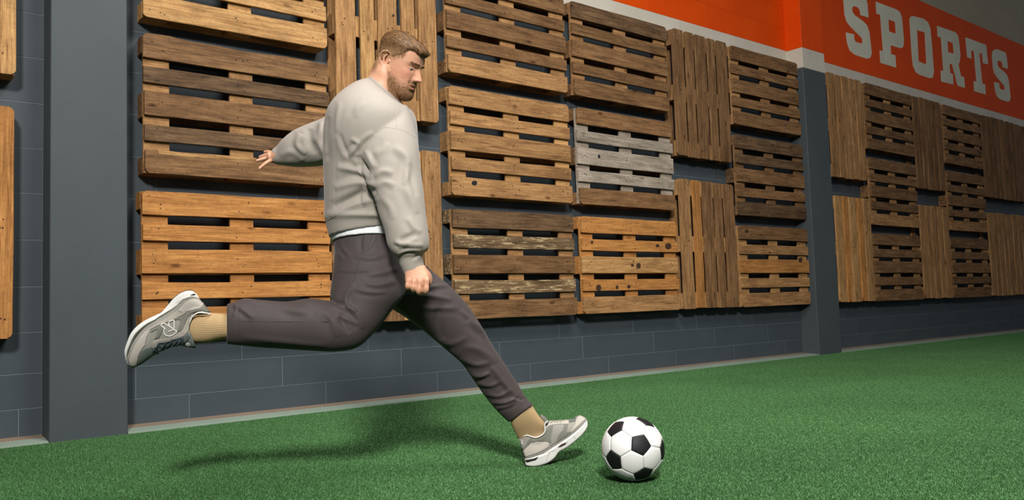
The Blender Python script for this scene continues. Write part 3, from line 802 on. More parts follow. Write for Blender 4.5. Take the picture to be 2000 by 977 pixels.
sw_folds = [
 (q2((640, 170), (600, 210), (590, 260)), 3, 6), (q2((500, 170), (485, 260), (480, 340)), 4, 5),
 (q2((560, 375), (600, 405), (570, 450), (550, 480)), 7, 5), (q2((500, 350), (520, 420), (550, 480)), -5, 4),
 (q2((690, 600), (600, 560), (480, 535)), 8, 6), (q2((700, 640), (600, 620), (470, 655)), 9, 7),
 (q2((700, 660), (620, 680), (540, 720), (460, 760)), -8, 7), (q2((640, 640), (632, 700), (640, 755)), 5, 4),
 (q2((700, 700), (660, 680), (640, 650)), 5, 4), (q2((720, 720), (640, 730), (520, 770), (440, 810)), 5, 6),
 (q2((600, 410), (640, 370), (690, 340)), 4, 5), (q2((600, 470), (630, 530), (665, 590)), -11, 5), (q2((520, 540), (600, 500), (560, 420)), 3, 6),
 (q2((690, 590), (740, 560), (800, 570)), 6, 6, NEAR), (q2((700, 650), (750, 620), (810, 640)), 5, 6, NEAR),
 (q2((800, 420), (870, 480), (880, 560), (860, 640)), 7, 7, NEAR), (q2((690, 540), (660, 480), (640, 440)), 5, 5, NEAR),
 (q2((860, 640), (900, 720), (930, 800)), 5, 7, NEAR), (q2((770, 400), (740, 440), (690, 470)), 4, 7, NEAR), (q2((880, 520), (905, 620), (930, 700)), -4, 5, NEAR),
 (q2((730, 700), (780, 760), (800, 830)), 4, 7, NEAR), (q2((880, 820), (920, 880), (960, 900)), 4, 5, NEAR),
 (q3((370, 240), (470, 200), (560, 160)), -8, 5, NEAR), (q3((350, 330), (460, 300), (560, 300), (650, 300)), 6, 5, NEAR),
 (q3((300, 250), (380, 280), (480, 270)), 6, 4, NEAR), (q3((340, 460), (400, 405), (500, 385), (625, 390)), -5, 2.2, NEAR), (q3((345, 420), (400, 385), (500, 362), (630, 370)), 5, 3, NEAR),
 (q3((510, 470), (560, 440), (600, 400)), -4, 2.5, NEAR),
 (q2((280, 350), (262, 410), (310, 465)), 8, 6), (q2((330, 320), (330, 400), (360, 460)), -6, 6), (q2((400, 280), (390, 340), (350, 400)), 5, 7),
 (q2((430, 250), (420, 380), (430, 500)), -9, 5), (q2((160, 470), (230, 450), (300, 500)), 4, 6), (q2((360, 360), (400, 430), (420, 470)), 5, 6),
]
folds(sw, sw_folds)
o_sw = wear('sweatshirt', sw, M_SWEAT)
bv = bvh_of(sw)
def wcord(name, lines, r, mat, parent, **k):
    bvh = k.pop('bvh'); o = cord(name, bvh, lines, r, mat, parent, **k)
    o.matrix_parent_inverse = (parent.matrix_parent_inverse.inverted() if 0 else Matrix.Identity(4)); return o
# sub-parts of a garment sit in the same world frame as the garment itself
def sub(o, parent):
    o.parent = parent; o.matrix_parent_inverse = Matrix.Identity(4); return o
sub(cord('armhole_seam', bv, [q2((815, 322), (745, 314), (685, 352), (628, 405), (602, 470), (625, 530), (660, 575)), q2((815, 320), (860, 332), (922, 372))], .0009, M_SEAM, None, label='darker stitched seam'), o_sw)
sub(cord('shoulder_seam', bv, [q2((745, 108), (785, 170), (812, 235), (816, 318))], .0008, M_SEAM, None), o_sw)
sub(cord('side_seam', bv, [q2((508, 150), (480, 290), (470, 450), (470, 640), (458, 725))], .0007, M_SEAM, None), o_sw)
sub(cord('hem_seam', bv, [q2((430, 836), (480, 805), (540, 778), (640, 756), (716, 746))], .0010, M_SEAM, None), o_sw)
sub(cord('cuff_seam', bv, [q3((335, 445), (365, 420), (420, 395), (500, 380), (560, 380), (622, 388))], .0010, M_SEAM, None), o_sw)
# ribbed collar
cv, cf = [], []
ringp = []
A, B = at((723, 151), 3.06), at((783, 204), 3.06); c_ = (A+B)/2; u_ = (B-A)/2; w_ = -c_/np.linalg.norm(c_); w_ = w_-u_*(w_@u_)/(u_@u_); w_ /= np.linalg.norm(w_)
up_ = np.cross(u_/np.linalg.norm(u_), w_); up_ = up_ if up_[2] > 0 else -up_
K_ = 60
prof = [(-.006, -.008), (.002, -.009), (.0045, -.003), (.002, .004), (-.002, .005), (-.006, .002)]
for i in range(K_):
    th = 2*math.pi*i/K_; d_ = u_*math.cos(th)+w_*.080*math.sin(th); dn = d_/np.linalg.norm(d_)
    for (a, b) in prof: cv.append(c_+d_+dn*a+up_*b)
for i in range(K_):
    for j in range(6): cf.append((i*6+j, i*6+(j+1) % 6, ((i+1) % K_)*6+(j+1) % 6, ((i+1) % K_)*6+j))
me = mesh_from('collar', cv, cf, True); fix_normals(me); me.materials.append(M_SWEAT)
sub(link_obj('collar', me), o_sw)

# --- white t-shirt hem below the sweatshirt
tee = union('undershirt', [tube_rings([((648, 430), (784, 425), 3.08, .166), ((649, 462), (784, 446), 3.08, .170, .022), ((651, 477), (788, 466), 3.08, .172, .028)])], .003, 2)
wear('undershirt', tee, M_TEE, label='white hem of the undershirt')

# --- trousers
near_leg = [((652, 466), (786, 452), 3.08, .158, .02), ((655, 485), (791, 470), 3.07, .162), ((655, 505), (796, 505), 3.04, .150), ((652, 532), (797, 545), 3.00, .130),
            ((648, 558), (786, 580), 2.97, .115), ((646, 577), (764, 608), 2.95, .102), ((650, 586), (737, 643), 2.93, .092),
            ((650, 588), (700, 678), 2.91, .086), ((632, 586), (655, 687), 2.89, .082), ((600, 583), (607, 685), 2.87, .080),
            ((560, 589), (562, 682), 2.86, .075), ((510, 586), (512, 679), 2.84, .071), ((478, 583), (480, 676), 2.83, .068),
            ((458, 590), (460, 674), 2.82, .064), ((443, 594), (443, 672), 2.82, .062)]
far_leg = [((700, 560), (790, 480), 3.14, .13), ((745, 590), (842, 528), 3.18, .122), ((790, 618), (882, 562), 3.20, .108),
           ((828, 646), (914, 597), 3.22, .098), ((868, 680), (940, 637), 3.23, .087), ((903, 711), (963, 676), 3.24, .078),
           ((925, 742), (986, 711), 3.25, .071), ((948, 775), (1010, 748), 3.26, .065), ((973, 805), (1028, 777), 3.26, .058),
           ((994, 825), (1042, 791), 3.26, .054)]
pel = [((654, 470), (800, 462), 3.08, .155), ((655, 500), (815, 495), 3.09, .165), ((660, 540), (835, 530), 3.10, .160), ((690, 575), (820, 575), 3.11, .12)]
tr = union('trousers', [tube_rings(near_leg), tube_rings(far_leg), tube_rings(pel)], .0042, 5)
def q8(*pts): return [(430+x/2.443, 430+y/2.443) for x, y in pts]
FAR = (2.98, 9); NR = (0, 3.02)
tr_folds = [
 (q8((545, 110), (560, 150), (590, 190)), 4, 4), (q8((575, 100), (590, 140), (620, 170)), 3, 4), (q8((700, 60), (690, 110), (700, 160)), 3, 4),
 (q8((560, 240), (650, 245), (780, 230)), 2.5, 3), (q8((640, 170), (720, 180), (800, 160)), 3, 5), (q8((700, 260), (780, 250), (850, 230)), 4, 5),
 (q8((640, 330), (720, 345), (800, 340)), 3.5, 4), (q8((690, 300), (760, 310), (840, 290)), 4, 5),
 (q8((560, 420), (600, 410), (650, 440)), 7, 5), (q8((600, 440), (580, 480), (620, 540)), -5, 5), (q8((560, 450), (600, 470), (660, 500)), 4, 4),
 (q8((530, 395), (580, 400), (610, 420)), -7, 4), (q8((620, 420), (660, 460), (680, 520)), 5, 6), (q8((610, 430), (600, 370), (640, 300)), 4, 5),
 (q8((120, 385), (180, 400), (240, 400)), 5, 5), (q8((60, 400), (110, 430), (160, 470)), 4, 4), (q8((300, 385), (360, 400), (420, 380)), -3, 5),
 (q8((70, 390), (75, 430), (60, 460)), 3, 3), (q8((100, 560), (300, 580), (520, 600)), 3.5, 6), (q8((480, 420), (530, 470), (560, 560)), 5, 7), (q8((250, 400), (330, 430), (420, 440)), 3.5, 6),
 (q8((900, 340), (1000, 320), (1100, 310)), 4, 4, FAR), (q8((880, 370), (980, 360), (1110, 380)), 5, 5, FAR), (q8((900, 400), (1000, 420), (1140, 420)), 4, 5, FAR),
 (q8((1060, 400), (1040, 480), (1060, 570)), -8, 10, FAR), (q8((1180, 480), (1230, 520), (1270, 560)), 6, 5, FAR), (q8((1150, 430), (1210, 490), (1260, 540)), 5, 4, FAR),
 (q8((1020, 560), (1100, 590), (1180, 560)), 4, 6, FAR), (q8((1200, 735), (1240, 745), (1290, 730)), 7, 4, FAR), (q8((1150, 660), (1220, 690), (1290, 680)), 5, 5, FAR),
 (q8((1230, 780), (1290, 790), (1340, 770)), 5, 4, FAR), (q8((1300, 700), (1340, 760), (1400, 830)), 5, 5, FAR), (q8((1270, 830), (1330, 840), (1390, 810)), 5, 4, FAR),
 (q8((1300, 870), (1360, 870), (1420, 840)), 6, 4, FAR), (q8((1360, 860), (1400, 845), (1450, 860)), -5, 3, FAR), (q8((1320, 900), (1370, 890), (1410, 870)), 5, 3, FAR),
 (q8((1150, 600), (1240, 620), (1320, 680)), 4, 7, FAR), (q8((840, 400), (900, 450), (960, 520)), 4, 6, FAR),
]
folds(tr, tr_folds)
o_tr = wear('trousers', tr, M_TROU)
bt = bvh_of(tr)
sub(cord('side_seam', bt, [q8((685, 80), (668, 180), (650, 240), (622, 340), (602, 410)), q8((35, 480), (200, 486), (400, 486), (560, 486))], .0006, M_TSEAM, None), o_tr)
sub(cord('pocket_seam', bt, [q8((752, 70), (735, 110), (705, 150)), q8((725, 70), (705, 140))], .0006, M_TSEAM, None), o_tr)
sub(cord('thigh_seam', bt, [q8((560, 242), (620, 240), (700, 242)), q8((650, 334), (700, 345), (775, 356))], .0005, M_TSEAM, None), o_tr)
sub(cord('hem_seam', bt, [q8((90, 400), (88, 480), (90, 580)), q8((1330, 905), (1380, 885), (1440, 850), (1455, 820))], .0006, M_TSEAM, None), o_tr)

# --- socks
def rib_tube(rings, ribs=46, amp=.0007, n=8, seg=184):
    v, f = tube_rings(rings, n=n, seg=seg, expo=2.1)
    m = len(v)//seg; v = v.reshape(m, seg, 3); c = v.mean(1, keepdims=True); d = v-c; L = np.linalg.norm(d, axis=2, keepdims=True)
    ph = np.cos(np.arange(seg)*2*math.pi/seg*ribs)[None, :, None]*amp
    return (c+d*(1+ph/L)).reshape(-1, 3), f
v, f = rib_tube([((366, 618), (370, 662), 2.79, .026), ((380, 613), (380, 668), 2.79, .026), ((395, 611), (395, 669), 2.80, .034), ((412, 612), (410, 668), 2.81, .046), ((428, 613), (426, 664), 2.81, .045), ((447, 613), (446, 662), 2.82, .046), ((462, 612), (462, 662), 2.82, .047)])
me = mesh_from('sock', v, f, True); fix_normals(me); wear('sock', me, M_SOCK, label='tan ribbed sock above the raised shoe')
v, f = rib_tube([((1000, 812), (1036, 786), 3.26, .042), ((998, 824), (1042, 797), 3.26, .044), ((1003, 838), (1051, 811), 3.26, .036), ((1010, 852), (1064, 828), 3.265, .025), ((1018, 862), (1064, 842), 3.27, .020), ((1030, 870), (1060, 860), 3.27, .020)])
me = mesh_from('sock', v, f, True); fix_normals(me); wear('sock', me, M_SOCK, label='tan ribbed sock above the grounded shoe')

# --- shoes
M_SUEDE = cloth_mat('suede_light', lin(182, 175, 164), lin(174, 167, 156), .85, 600, .2)
M_SUEDE2 = cloth_mat('suede_greige', lin(168, 161, 150), lin(160, 153, 142), .85, 600, .2)
M_MESH = cloth_mat('shoe_mesh', lin(152, 149, 140), lin(140, 137, 128), .85, 900, .5)
M_DARKP = cloth_mat('shoe_dark_panel', lin(122, 122, 112), lin(112, 112, 102), .8, 600, .2)
M_TOE = cloth_mat('shoe_toe_green_grey', lin(104, 112, 106), lin(94, 102, 98), .7, 900, .4)
M_SOLE = cloth_mat('midsole_foam', lin(226, 224, 218), lin(216, 214, 208), .6, 400, .1)
M_OUT = cloth_mat('outsole_rubber', lin(70, 58, 52), lin(60, 50, 46), .7, 400, .1)
M_TRIM = cloth_mat('white_piping', lin(236, 234, 230), lin(230, 228, 224), .7, 400, .1)
M_LACE = cloth_mat('dark_lace', lin(74, 84, 90), lin(64, 74, 80), .8, 900, .2)
M_LACE2 = cloth_mat('grey_lace', lin(150, 146, 136), lin(140, 136, 126), .8, 900, .2)
M_DARK = cloth_mat('black_insert', lin(40, 38, 38), lin(34, 32, 32), .5, 400, .1)

OPEN = (.0, .5, .9, 1, 1, .9, .55, .2, 0, 0, 0, 0, 0, 0, 0, 0)
def shoe_part(st, depth, lo, hi, wk, prof, n=7, ow=0):
    """st: (outsole px, boundary px, top px, half width); part between fractions of the two lines"""
    K = []
    for i, (a, m_, b, w) in enumerate(st):
        s = i/(len(st)-1); d = depth[0]+(depth[1]-depth[0])*s
        P = {'a': at(a, d), 'm': at(m_, d), 'b': at(b, d)}
        K.append(np.r_[P[lo], P[hi], w*wk, OPEN[i]*ow])
    K = catmull(K, n); V = []; F = []; seg = len(prof)*2
    for k in K:
        A, B, h = k[:3], k[3:6], k[6]; u = B-A; c = (A+B)/2
        w = -c/np.linalg.norm(c); w = w-u*(w@u)/(u@u); w /= np.linalg.norm(w)
        op = k[7]
        pf = [(s, hw*(1-op)+max(hw, .82 if s < .93 else .78)*op) for s, hw in prof]
        for s, hw in pf: V.append(A+u*s+w*h*hw)
        for s, hw in reversed(pf): V.append(A+u*s-w*h*hw)
    m = len(K)
    for i in range(m-1):
        for j in range(seg): F.append((i*seg+j, i*seg+(j+1) % seg, (i+1)*seg+(j+1) % seg, (i+1)*seg+j))
    F.append(tuple(range(seg))); F.append(tuple((m-1)*seg+j for j in range(seg)))
    return np.array(V), F
UP_PROF = [(-.05, .55), (.0, .93), (.08, .98), (.2, 1.0), (.35, .97), (.5, .90), (.65, .79), (.78, .64), (.88, .47), (.95, .27), (.985, .10)]
SO_PROF = [(0, .55), (.02, .85), (.08, .96), (.2, 1.0), (.5, .97), (.8, 1.0), (.93, 1.0), (1.0, .96), (1.08, .85)]
OU_PROF = [(-.03, .5), (-.03, .86), (.02, .93), (.1, .94)]
def scale(pts, o, k): return [(o[0]+x/k, o[1]+y/k) for x, y in pts]
def T5(*pts): return scale(pts, (230, 550), 5.426)
def T6(*pts): return scale(pts, (980, 780), 6.978)
WID = (.012, .030, .036, .038, .037, .036, .037, .040, .044, .047, .049, .050, .047, .040, .028, .010)
ra = T5((836, 128), (795, 106), (742, 101), (668, 136), (600, 192), (546, 266), (502, 338), (440, 374), (380, 392), (308, 436), (238, 492), (178, 568), (130, 652), (99, 750), (92, 824), (112, 885))
rm = T5((868, 186), (820, 174), (768, 180), (708, 206), (648, 262), (592, 312), (540, 352), (470, 394), (408, 428), (340, 470), (275, 525), (215, 595), (162, 680), (126, 770), (108, 840), (128, 896))
rb = T5((988, 338), (965, 345), (905, 334), (840, 338), (785, 395), (768, 500), (775, 600), (710, 668), (600, 690), (500, 720), (425, 765), (350, 812), (285, 858), (224, 893), (182, 912), (152, 918))
fa = T6((314, 850), (332, 878), (400, 888), (480, 885), (560, 868), (640, 835), (716, 775), (772, 690), (850, 645), (930, 590), (1000, 530), (1060, 478), (1112, 420), (1150, 370), (1166, 318), (1160, 282))
fm = T6((308, 805), (330, 800), (400, 780), (480, 752), (560, 722), (622, 690), (690, 642), (745, 602), (820, 550), (900, 495), (970, 440), (1030, 388), (1082, 340), (1122, 300), (1148, 274), (1150, 262))
fb = T6((226, 528), (255, 528), (342, 492), (425, 518), (510, 512), (575, 450), (592, 340), (645, 300), (740, 290), (830, 285), (910, 280), (975, 266), (1012, 240), (1055, 222), (1092, 226), (1122, 242))
def make_shoe(a, m_, b, depth, label):
    st = list(zip(a, m_, b, WID))
    u = union('upper', [shoe_part(st, depth, 'm', 'b', .94, UP_PROF, ow=1)], .0018, 3)
    v, f = shoe_part(st, depth, 'a', 'm', 1.04, SO_PROF); s = mesh_from('midsole', v, f, True); fix_normals(s)
    v, f = shoe_part(st, depth, 'a', 'm', 1.03, OU_PROF); q = mesh_from('outsole', v, f, True); fix_normals(q)
    o = wear('shoe', u, M_MESH, label=label)
    s.materials.append(M_SOLE); q.materials.append(M_OUT)
    so = sub(link_obj('midsole', s), o); so['label'] = 'off-white foam midsole'
    oo = sub(link_obj('outsole', q), o); oo['label'] = 'dark rubber tread'
    return o, bvh_of(u), bvh_of(s)
RS, rbv, rsv = make_shoe(ra, rm, rb, (2.80, 2.74), 'grey and beige trainer raised behind, side emblem in view')
FS, fbv, fsv = make_shoe(fa, fm, fb, (3.26, 3.33), 'grey and beige trainer with its heel on the turf')
def D(par, bvh, name, pts, mat, off=.0009, th=.0011, step=1.5, label=None): sub(decal(name, bvh, pts, mat, None, off, th, step, label), par)
def Cd(par, bvh, name, lines, r, mat, off=0, label=None): sub(cord(name, bvh, lines, r, mat, None, off=off, label=label, sharp=(name == 'emblem')), par)
def Pp(par, d, lines, *a):
    pts = lines[0]; n = len(pts); P = [at(p, d+(.022 if i == 0 else .006 if i == 1 else 0)) for i, p in enumerate(pts)]
    v, f = chain_tube(P, [.0026]*n, seg=10, n=6); me = mesh_from('collar_piping', v, f, True); fix_normals(me); me.materials.append(M_TRIM)
    sub(link_obj('collar_piping', me), par)['label'] = 'white collar piping'
# raised shoe
D(RS, rbv, 'heel_counter', T5((645, 300), (720, 222), (790, 190), (862, 198), (912, 240), (880, 282), (760, 312), (690, 326), (650, 318)), M_SUEDE, label='pale suede heel counter')
D(RS, rbv, 'heel_band', T5((915, 248), (975, 325), (925, 322), (890, 290)), M_DARKP)
D(RS, rbv, 'side_panel', T5((348, 522), (430, 478), (545, 432), (600, 406), (690, 362), (745, 322), (900, 284), (885, 305), (790, 330), (745, 375), (715, 440), (690, 505), (660, 530), (625, 535), (650, 475), (668, 412), (640, 402), (600, 412), (555, 432), (480, 455), (476, 520), (440, 592), (428, 603), (385, 610), (412, 560), (424, 505), (352, 540)), M_DARKP, label='darker grey side panel')
D(RS, rbv, 'quarter_rand', T5((348, 508), (300, 540), (330, 500), (430, 445), (540, 375), (600, 330), (640, 310), (650, 330), (735, 322), (688, 356), (600, 400), (540, 425), (425, 468)), M_SUEDE2, label='greige suede strip')
D(RS, rbv, 'mudguard', T5((135, 890), (122, 838), (140, 770), (175, 690), (226, 605), (285, 535), (330, 505), (342, 520), (300, 600), (285, 680), (240, 740), (212, 800), (200, 885), (170, 900)), M_SUEDE, label='pale suede toe guard')
D(RS, rbv, 'eyestay', T5((372, 640), (400, 622), (520, 602), (620, 570), (690, 508), (722, 440), (748, 385), (780, 350), (840, 345), (790, 382), (760, 450), (745, 530), (700, 580), (600, 612), (520, 645), (440, 668), (405, 700), (372, 716)), M_SUEDE2, label='pale suede lace stay')
D(RS, rbv, 'toe_box', T5((218, 885), (218, 810), (246, 745), (300, 705), (365, 690), (372, 730), (400, 742), (345, 800), (260, 860)), M_TOE, label='green-grey mesh toe box')
D(RS, rbv, 'tongue_face', T5((405, 712), (440, 674), (600, 622), (700, 588), (745, 545), (765, 590), (768, 610), (700, 655), (560, 690), (440, 740)), M_TOE)
Cd(RS, rbv, 'emblem', [T5((458, 458), (492, 443), (545, 474), (597, 510)), T5((545, 474), (540, 434), (553, 421), (588, 409), (597, 416), (597, 510)), T5((455, 462), (480, 484), (500, 502), (489, 520), (489, 540), (500, 562), (520, 575), (548, 580), (575, 572), (600, 558), (626, 535), (622, 526), (597, 510)), T5((538, 533), (560, 522), (597, 510))], .0014, M_TRIM, .0018, 'white outlined side emblem')
Pp(RS, 2.79-.029, [T5((980, 343), (930, 335), (880, 329), (840, 337), (788, 376), (757, 450), (745, 530), (705, 584))])
Cd(RS, rbv, 'lace', [T5((385, 690), (400, 730), (430, 770)), T5((420, 655), (455, 700), (490, 752)), T5((440, 650), (410, 690), (370, 740)), T5((490, 640), (515, 680), (550, 728)), T5((515, 640), (480, 685), (430, 735)), T5((572, 612), (580, 650), (598, 692)), T5((575, 612), (550, 660), (500, 700)), T5((632, 600), (640, 640), (650, 680)), T5((640, 595), (610, 650), (560, 690)), T5((690, 590), (688, 630), (690, 672)), T5((690, 590), (660, 640), (620, 680)), T5((430, 652), (520, 640), (600, 614), (690, 592))], .0026, M_LACE, .0025, 'dark blue-grey laces')
Cd(RS, rbv, 'eyelet', [T5((387, 672), (391, 676)), T5((452, 654), (456, 656)), T5((512, 626), (516, 628)), T5((573, 604), (577, 606)), T5((634, 578), (638, 580)), T5((694, 548), (698, 550)), T5((719, 492), (723, 494))], .0016, M_DARK, .0012)
Cd(RS, rsv, 'sole_groove', [T5((640, 235), (690, 205), (740, 172), (800, 152)), T5((612, 225), (660, 205), (700, 185))], .0007, M_LACE2, 0)
D(RS, rsv, 'heel_insert', T5((768, 146), (805, 130), (822, 140), (800, 146)), M_DARK)
# tongue of the raised shoe: padded plate standing over the laces
v, f = tube_rings([(*T5((700, 600), (705, 690)), 2.785, .020), (*T5((745, 545), (770, 700)), 2.785, .026), (*T5((768, 520), (805, 706)), 2.785, .028), (*T5((775, 545), (826, 704)), 2.785, .026), (*T5((782, 640), (832, 696)), 2.785, .018)], n=5, seg=28)
me = mesh_from('tongue', v, f, True); fix_normals(me); me.materials.append(M_TOE); to = sub(link_obj('tongue', me), RS); tbv = bvh_of(me)
Cd(RS, tbv, 'tongue_mark', [T5((722, 655), (735, 680)), T5((722, 655), (745, 655), (748, 668), (735, 670), (755, 690)), T5((752, 655), (762, 670), (770, 685))], .0008, M_TRIM, .0005)
# grounded shoe
D(FS, fbv, 'heel_counter', T6((296, 705), (395, 605), (480, 578), (620, 582), (652, 602), (638, 650), (560, 700), (450, 745), (335, 782), (318, 780)), M_SUEDE, label='pale suede heel counter')
D(FS, fbv, 'heel_band', T6((275, 660), (332, 612), (384, 525), (425, 525), (400, 582), (342, 648), (294, 692)), M_DARKP)
D(FS, fbv, 'side_panel', T6((430, 530), (500, 532), (572, 472), (612, 410), (645, 362), (700, 362), (680, 450), (664, 600), (620, 578), (480, 574), (408, 592)), M_DARKP, label='darker grey side panel')
D(FS, fbv, 'mesh_window', T6((704, 364), (850, 348), (830, 430), (772, 500), (748, 580), (668, 640), (668, 520), (684, 450)), M_MESH)
D(FS, fbv, 'fore_panel', T6((853, 348), (905, 348), (882, 442), (940, 442), (940, 462), (752, 588), (772, 505), (834, 430)), M_DARKP)
D(FS, fbv, 'toe_guard', T6((1048, 228), (1100, 236), (1140, 272), (1060, 350), (948, 452), (942, 435), (1000, 350), (1012, 262)), M_SUEDE, label='pale suede toe guard')
D(FS, fbv, 'eyestay', T6((598, 320), (645, 303), (740, 296), (908, 286), (912, 338), (800, 342), (700, 348), (650, 360), (606, 400), (590, 410)), M_SUEDE, label='pale suede lace stay')
D(FS, fbv, 'toe_box', T6((918, 288), (975, 275), (1020, 248), (1036, 240), (1008, 302), (918, 320)), M_TOE)
Pp(FS, 3.275-.028, [T6((228, 527), (290, 508), (345, 492), (420, 516), (480, 520), (556, 482), (588, 430), (588, 340), (618, 302))])
Cd(FS, fbv, 'emblem', [T6((258, 565), (280, 562), (290, 575), (278, 588), (262, 586), (298, 612)), T6((268, 588), (272, 612))], .0010, M_TRIM, .0008, 'small white heel emblem')
Cd(FS, fbv, 'lace', [T6((625, 322), (665, 292), (700, 282)), T6((670, 298), (720, 312), (760, 288)), T6((720, 300), (760, 310), (800, 286)), T6((780, 300), (820, 308), (858, 286)), T6((640, 300), (700, 305), (730, 290)), T6((830, 300), (862, 296), (880, 284))], .0022, M_LACE2, .002, 'grey laces')
Cd(FS, fsv, 'sole_groove', [T6((330, 812), (450, 782), (560, 745), (650, 715), (738, 692)), T6((605, 835), (625, 780), (655, 725)), T6((900, 600), (885, 570)), T6((1000, 530), (985, 505))], .0009, M_LACE2, 0)
D(FS, fsv, 'heel_insert', T6((322, 832), (440, 808), (500, 785), (462, 826), (345, 860)), M_DARK, label='black heel insert')
D(FS, fsv, 'arch_insert', T6((765, 655), (812, 612), (878, 588), (872, 612), (800, 648)), M_OUT, label='dark arch insert')
v, f = tube_rings([(*T6((590, 380), (650, 310)), 3.29, .026), (*T6((545, 320), (625, 275)), 3.29, .030), (*T6((528, 265), (590, 238)), 3.29, .030), (*T6((512, 230), (545, 210)), 3.29, .024)], n=5, seg=28)
me = mesh_from('tongue', v, f, True); fix_normals(me); me.materials.append(M_DARKP); sub(link_obj('tongue', me), FS)

# --- body: head, neck, hands and the limbs inside the clothes, one surface
SK = dict(p=21, y=20, r=0)
def head_frame():
    p, y = math.radians(SK['p']), math.radians(SK['y'])
    r, u, c = RT, -DN, -FW
    # the man stands upright in the world; build from the camera axes
    f = math.cos(p)*(math.cos(y)*r+math.sin(y)*c)-math.sin(p)*u
    f /= np.linalg.norm(f)
    l = math.sin(y)*r-math.cos(y)*c; l /= np.linalg.norm(l)
    up = np.cross(f, l); 
    rr_ = math.radians(SK['r']); l2 = l*math.cos(rr_)+up*math.sin(rr_); up2 = np.cross(f, l2)
    return f, l2, up2
HF, HL, HU = head_frame()
NOSE = np.array([.112, 0, .084])
HO = at((825, 160), 3.03) - (HF*NOSE[0]+HL*NOSE[1]+HU*NOSE[2])
def h2w(P): P = np.asarray(P, float); return HO+P[..., 0:1]*HF+P[..., 1:2]*HL+P[..., 2:3]*HU
def w2h(V): q = V-HO; return np.c_[q@HF, q@HL, q@HU]
HP = np.array([  # z, front x, back x, half width
 [-.004, .064, .040, .012], [.002, .078, .024, .026], [.012, .085, .004, .040], [.028, .087, -.022, .050], [.048, .085, -.044, .056], [.070, .085, -.058, .060],
 [.095, .083, -.070, .065], [.118, .081, -.079, .069], [.138, .086, -.084, .071], [.158, .084, -.087, .0730], [.179, .073, -.083, .0705],
 [.198, .050, -.070, .061], [.212, .022, -.048, .043], [.219, -.004, -.026, .018]])
def head_surface(thick=None, zmin=None):
    K = catmull(HP, 7); V = []; F = []; seg = 120
    for z, xf, xb, hw in K:
        xc = (xf+xb)/2+.004*0
        for j in range(seg):
            th = 2*math.pi*j/seg; cs, sn = math.cos(th), math.sin(th)
            e = 2/2.25
            x = xc + (xf-xc if cs > 0 else xc-xb)*math.copysign(abs(cs)**e, cs)
            V.append((x, hw*math.copysign(abs(sn)**e, sn), z))
    m = len(K)
    for i in range(m-1):
        for j in range(seg): F.append((i*seg+j, i*seg+(j+1) % seg, (i+1)*seg+(j+1) % seg, (i+1)*seg+j))
    F.append(tuple(range(seg-1, -1, -1))); F.append(tuple((m-1)*seg+j for j in range(seg)))
    V = np.array(V)
    return V, F
def gs(y, z, y0, z0, sy, sz): return np.exp(-((y-y0)/sy)**2-((z-z0)/sz)**2)
def sculpt(V):
    x, y, z = V[:, 0], V[:, 1], V[:, 2]; ay = np.abs(y)
    fr = np.clip((x-.02)/.04, 0, 1); d = np.zeros(len(V))
    # nose
    t_ = np.clip((.128-z)/(.128-.084), 0, 1); hgt = .005+.021*t_**1.2
    wd = .0075+.0045*t_; low = np.clip((z-.0735)/.008, 0, 1); top = np.clip((.140-z)/.014, 0, 1)
    d += hgt*np.exp(-(y/wd)**2)*low*top
    d += .009*gs(ay, z, .0135, .081, .006, .007)              # wings
    d -= .0105*gs(ay, z, .031, .119, .0145, .0105)             # sockets
    d += .0065*gs(ay, z, .032, .119, .0115, .0075)             # lids
    d -= .004*gs(ay, z, .032, .1105, .011, .002)
    d += .0055*gs(ay, z, .028, .134, .020, .0065)              # brow ridge
    d += .0035*gs(ay, z, .046, .096, .016, .016)               # cheek
    d -= .003*gs(ay, z, .052, .066, .014, .02)
    d -= .003*gs(ay, z, .026, .072, .004, .012)                # fold beside the nose
    d += .0045*gs(y, z, 0, .0605, .020, .0048)+.0050*gs(y, z, 0, .0475, .018, .0048)
    d -= .0085*gs(y, z, 0, .0545, .019, .0022)                 # mouth
    d -= .0045*gs(y, z, 0, .0375, .020, .0055)
    d += .0050*gs(y, z, 0, .018, .018, .013)
    d -= .0015*gs(y, z, 0, .069, .004, .006)
    V = V.copy(); V[:, 0] += d*fr
    # temples slightly hollow, jaw corner
    s = gs(x, z, .045, .150, .02, .02)*.003; V[:, 1] -= np.sign(y)*s
    s = gs(x, z, -.005, .045, .022, .02)*.004; V[:, 1] += np.sign(y)*s
    return V
hv, hf_ = head_surface(); hv = sculpt(hv)
pieces = [(h2w(hv), hf_)]
for sd in (-1, 1):   # ears: rim, lobe, inner hollow left open
    def E(x, y, z): return h2w([x-.016-(y-.070)*.35, sd*(y-.001), .116+(z-.120)*1.0])
    rim = [(.010, .071, .096), (.004, .075, .090), (-.006, .080, .098), (-.013, .085, .112), (-.015, .088, .128), (-.008, .087, .143), (.004, .082, .148), (.011, .075, .142), (.012, .071, .130)]
    v, f = chain_tube([E(*q) for q in rim], [.0035, .0045, .0045, .0036, .0034, .0036, .0036, .0034, .003], seg=10, n=4); pieces.append((v, f))
    v, f = chain_tube([E(.004, .072, .100), E(-.004, .0765, .112), E(-.005, .078, .126), E(.0, .076, .136)], [.0045, .0045, .005, .0045], seg=10, n=3); pieces.append((v, f))
    v, f = chain_tube([E(.010, .0715, .112), E(.012, .0715, .118)], [.0040, .0035], seg=10, n=3); pieces.append((v, f))
def surfx(y, z):
    m = hv[:, 0] > .03; q = hv[m]; i = np.argsort((q[:, 1]-y)**2+(q[:, 2]-z)**2)[:4]; return q[i, 0].mean()
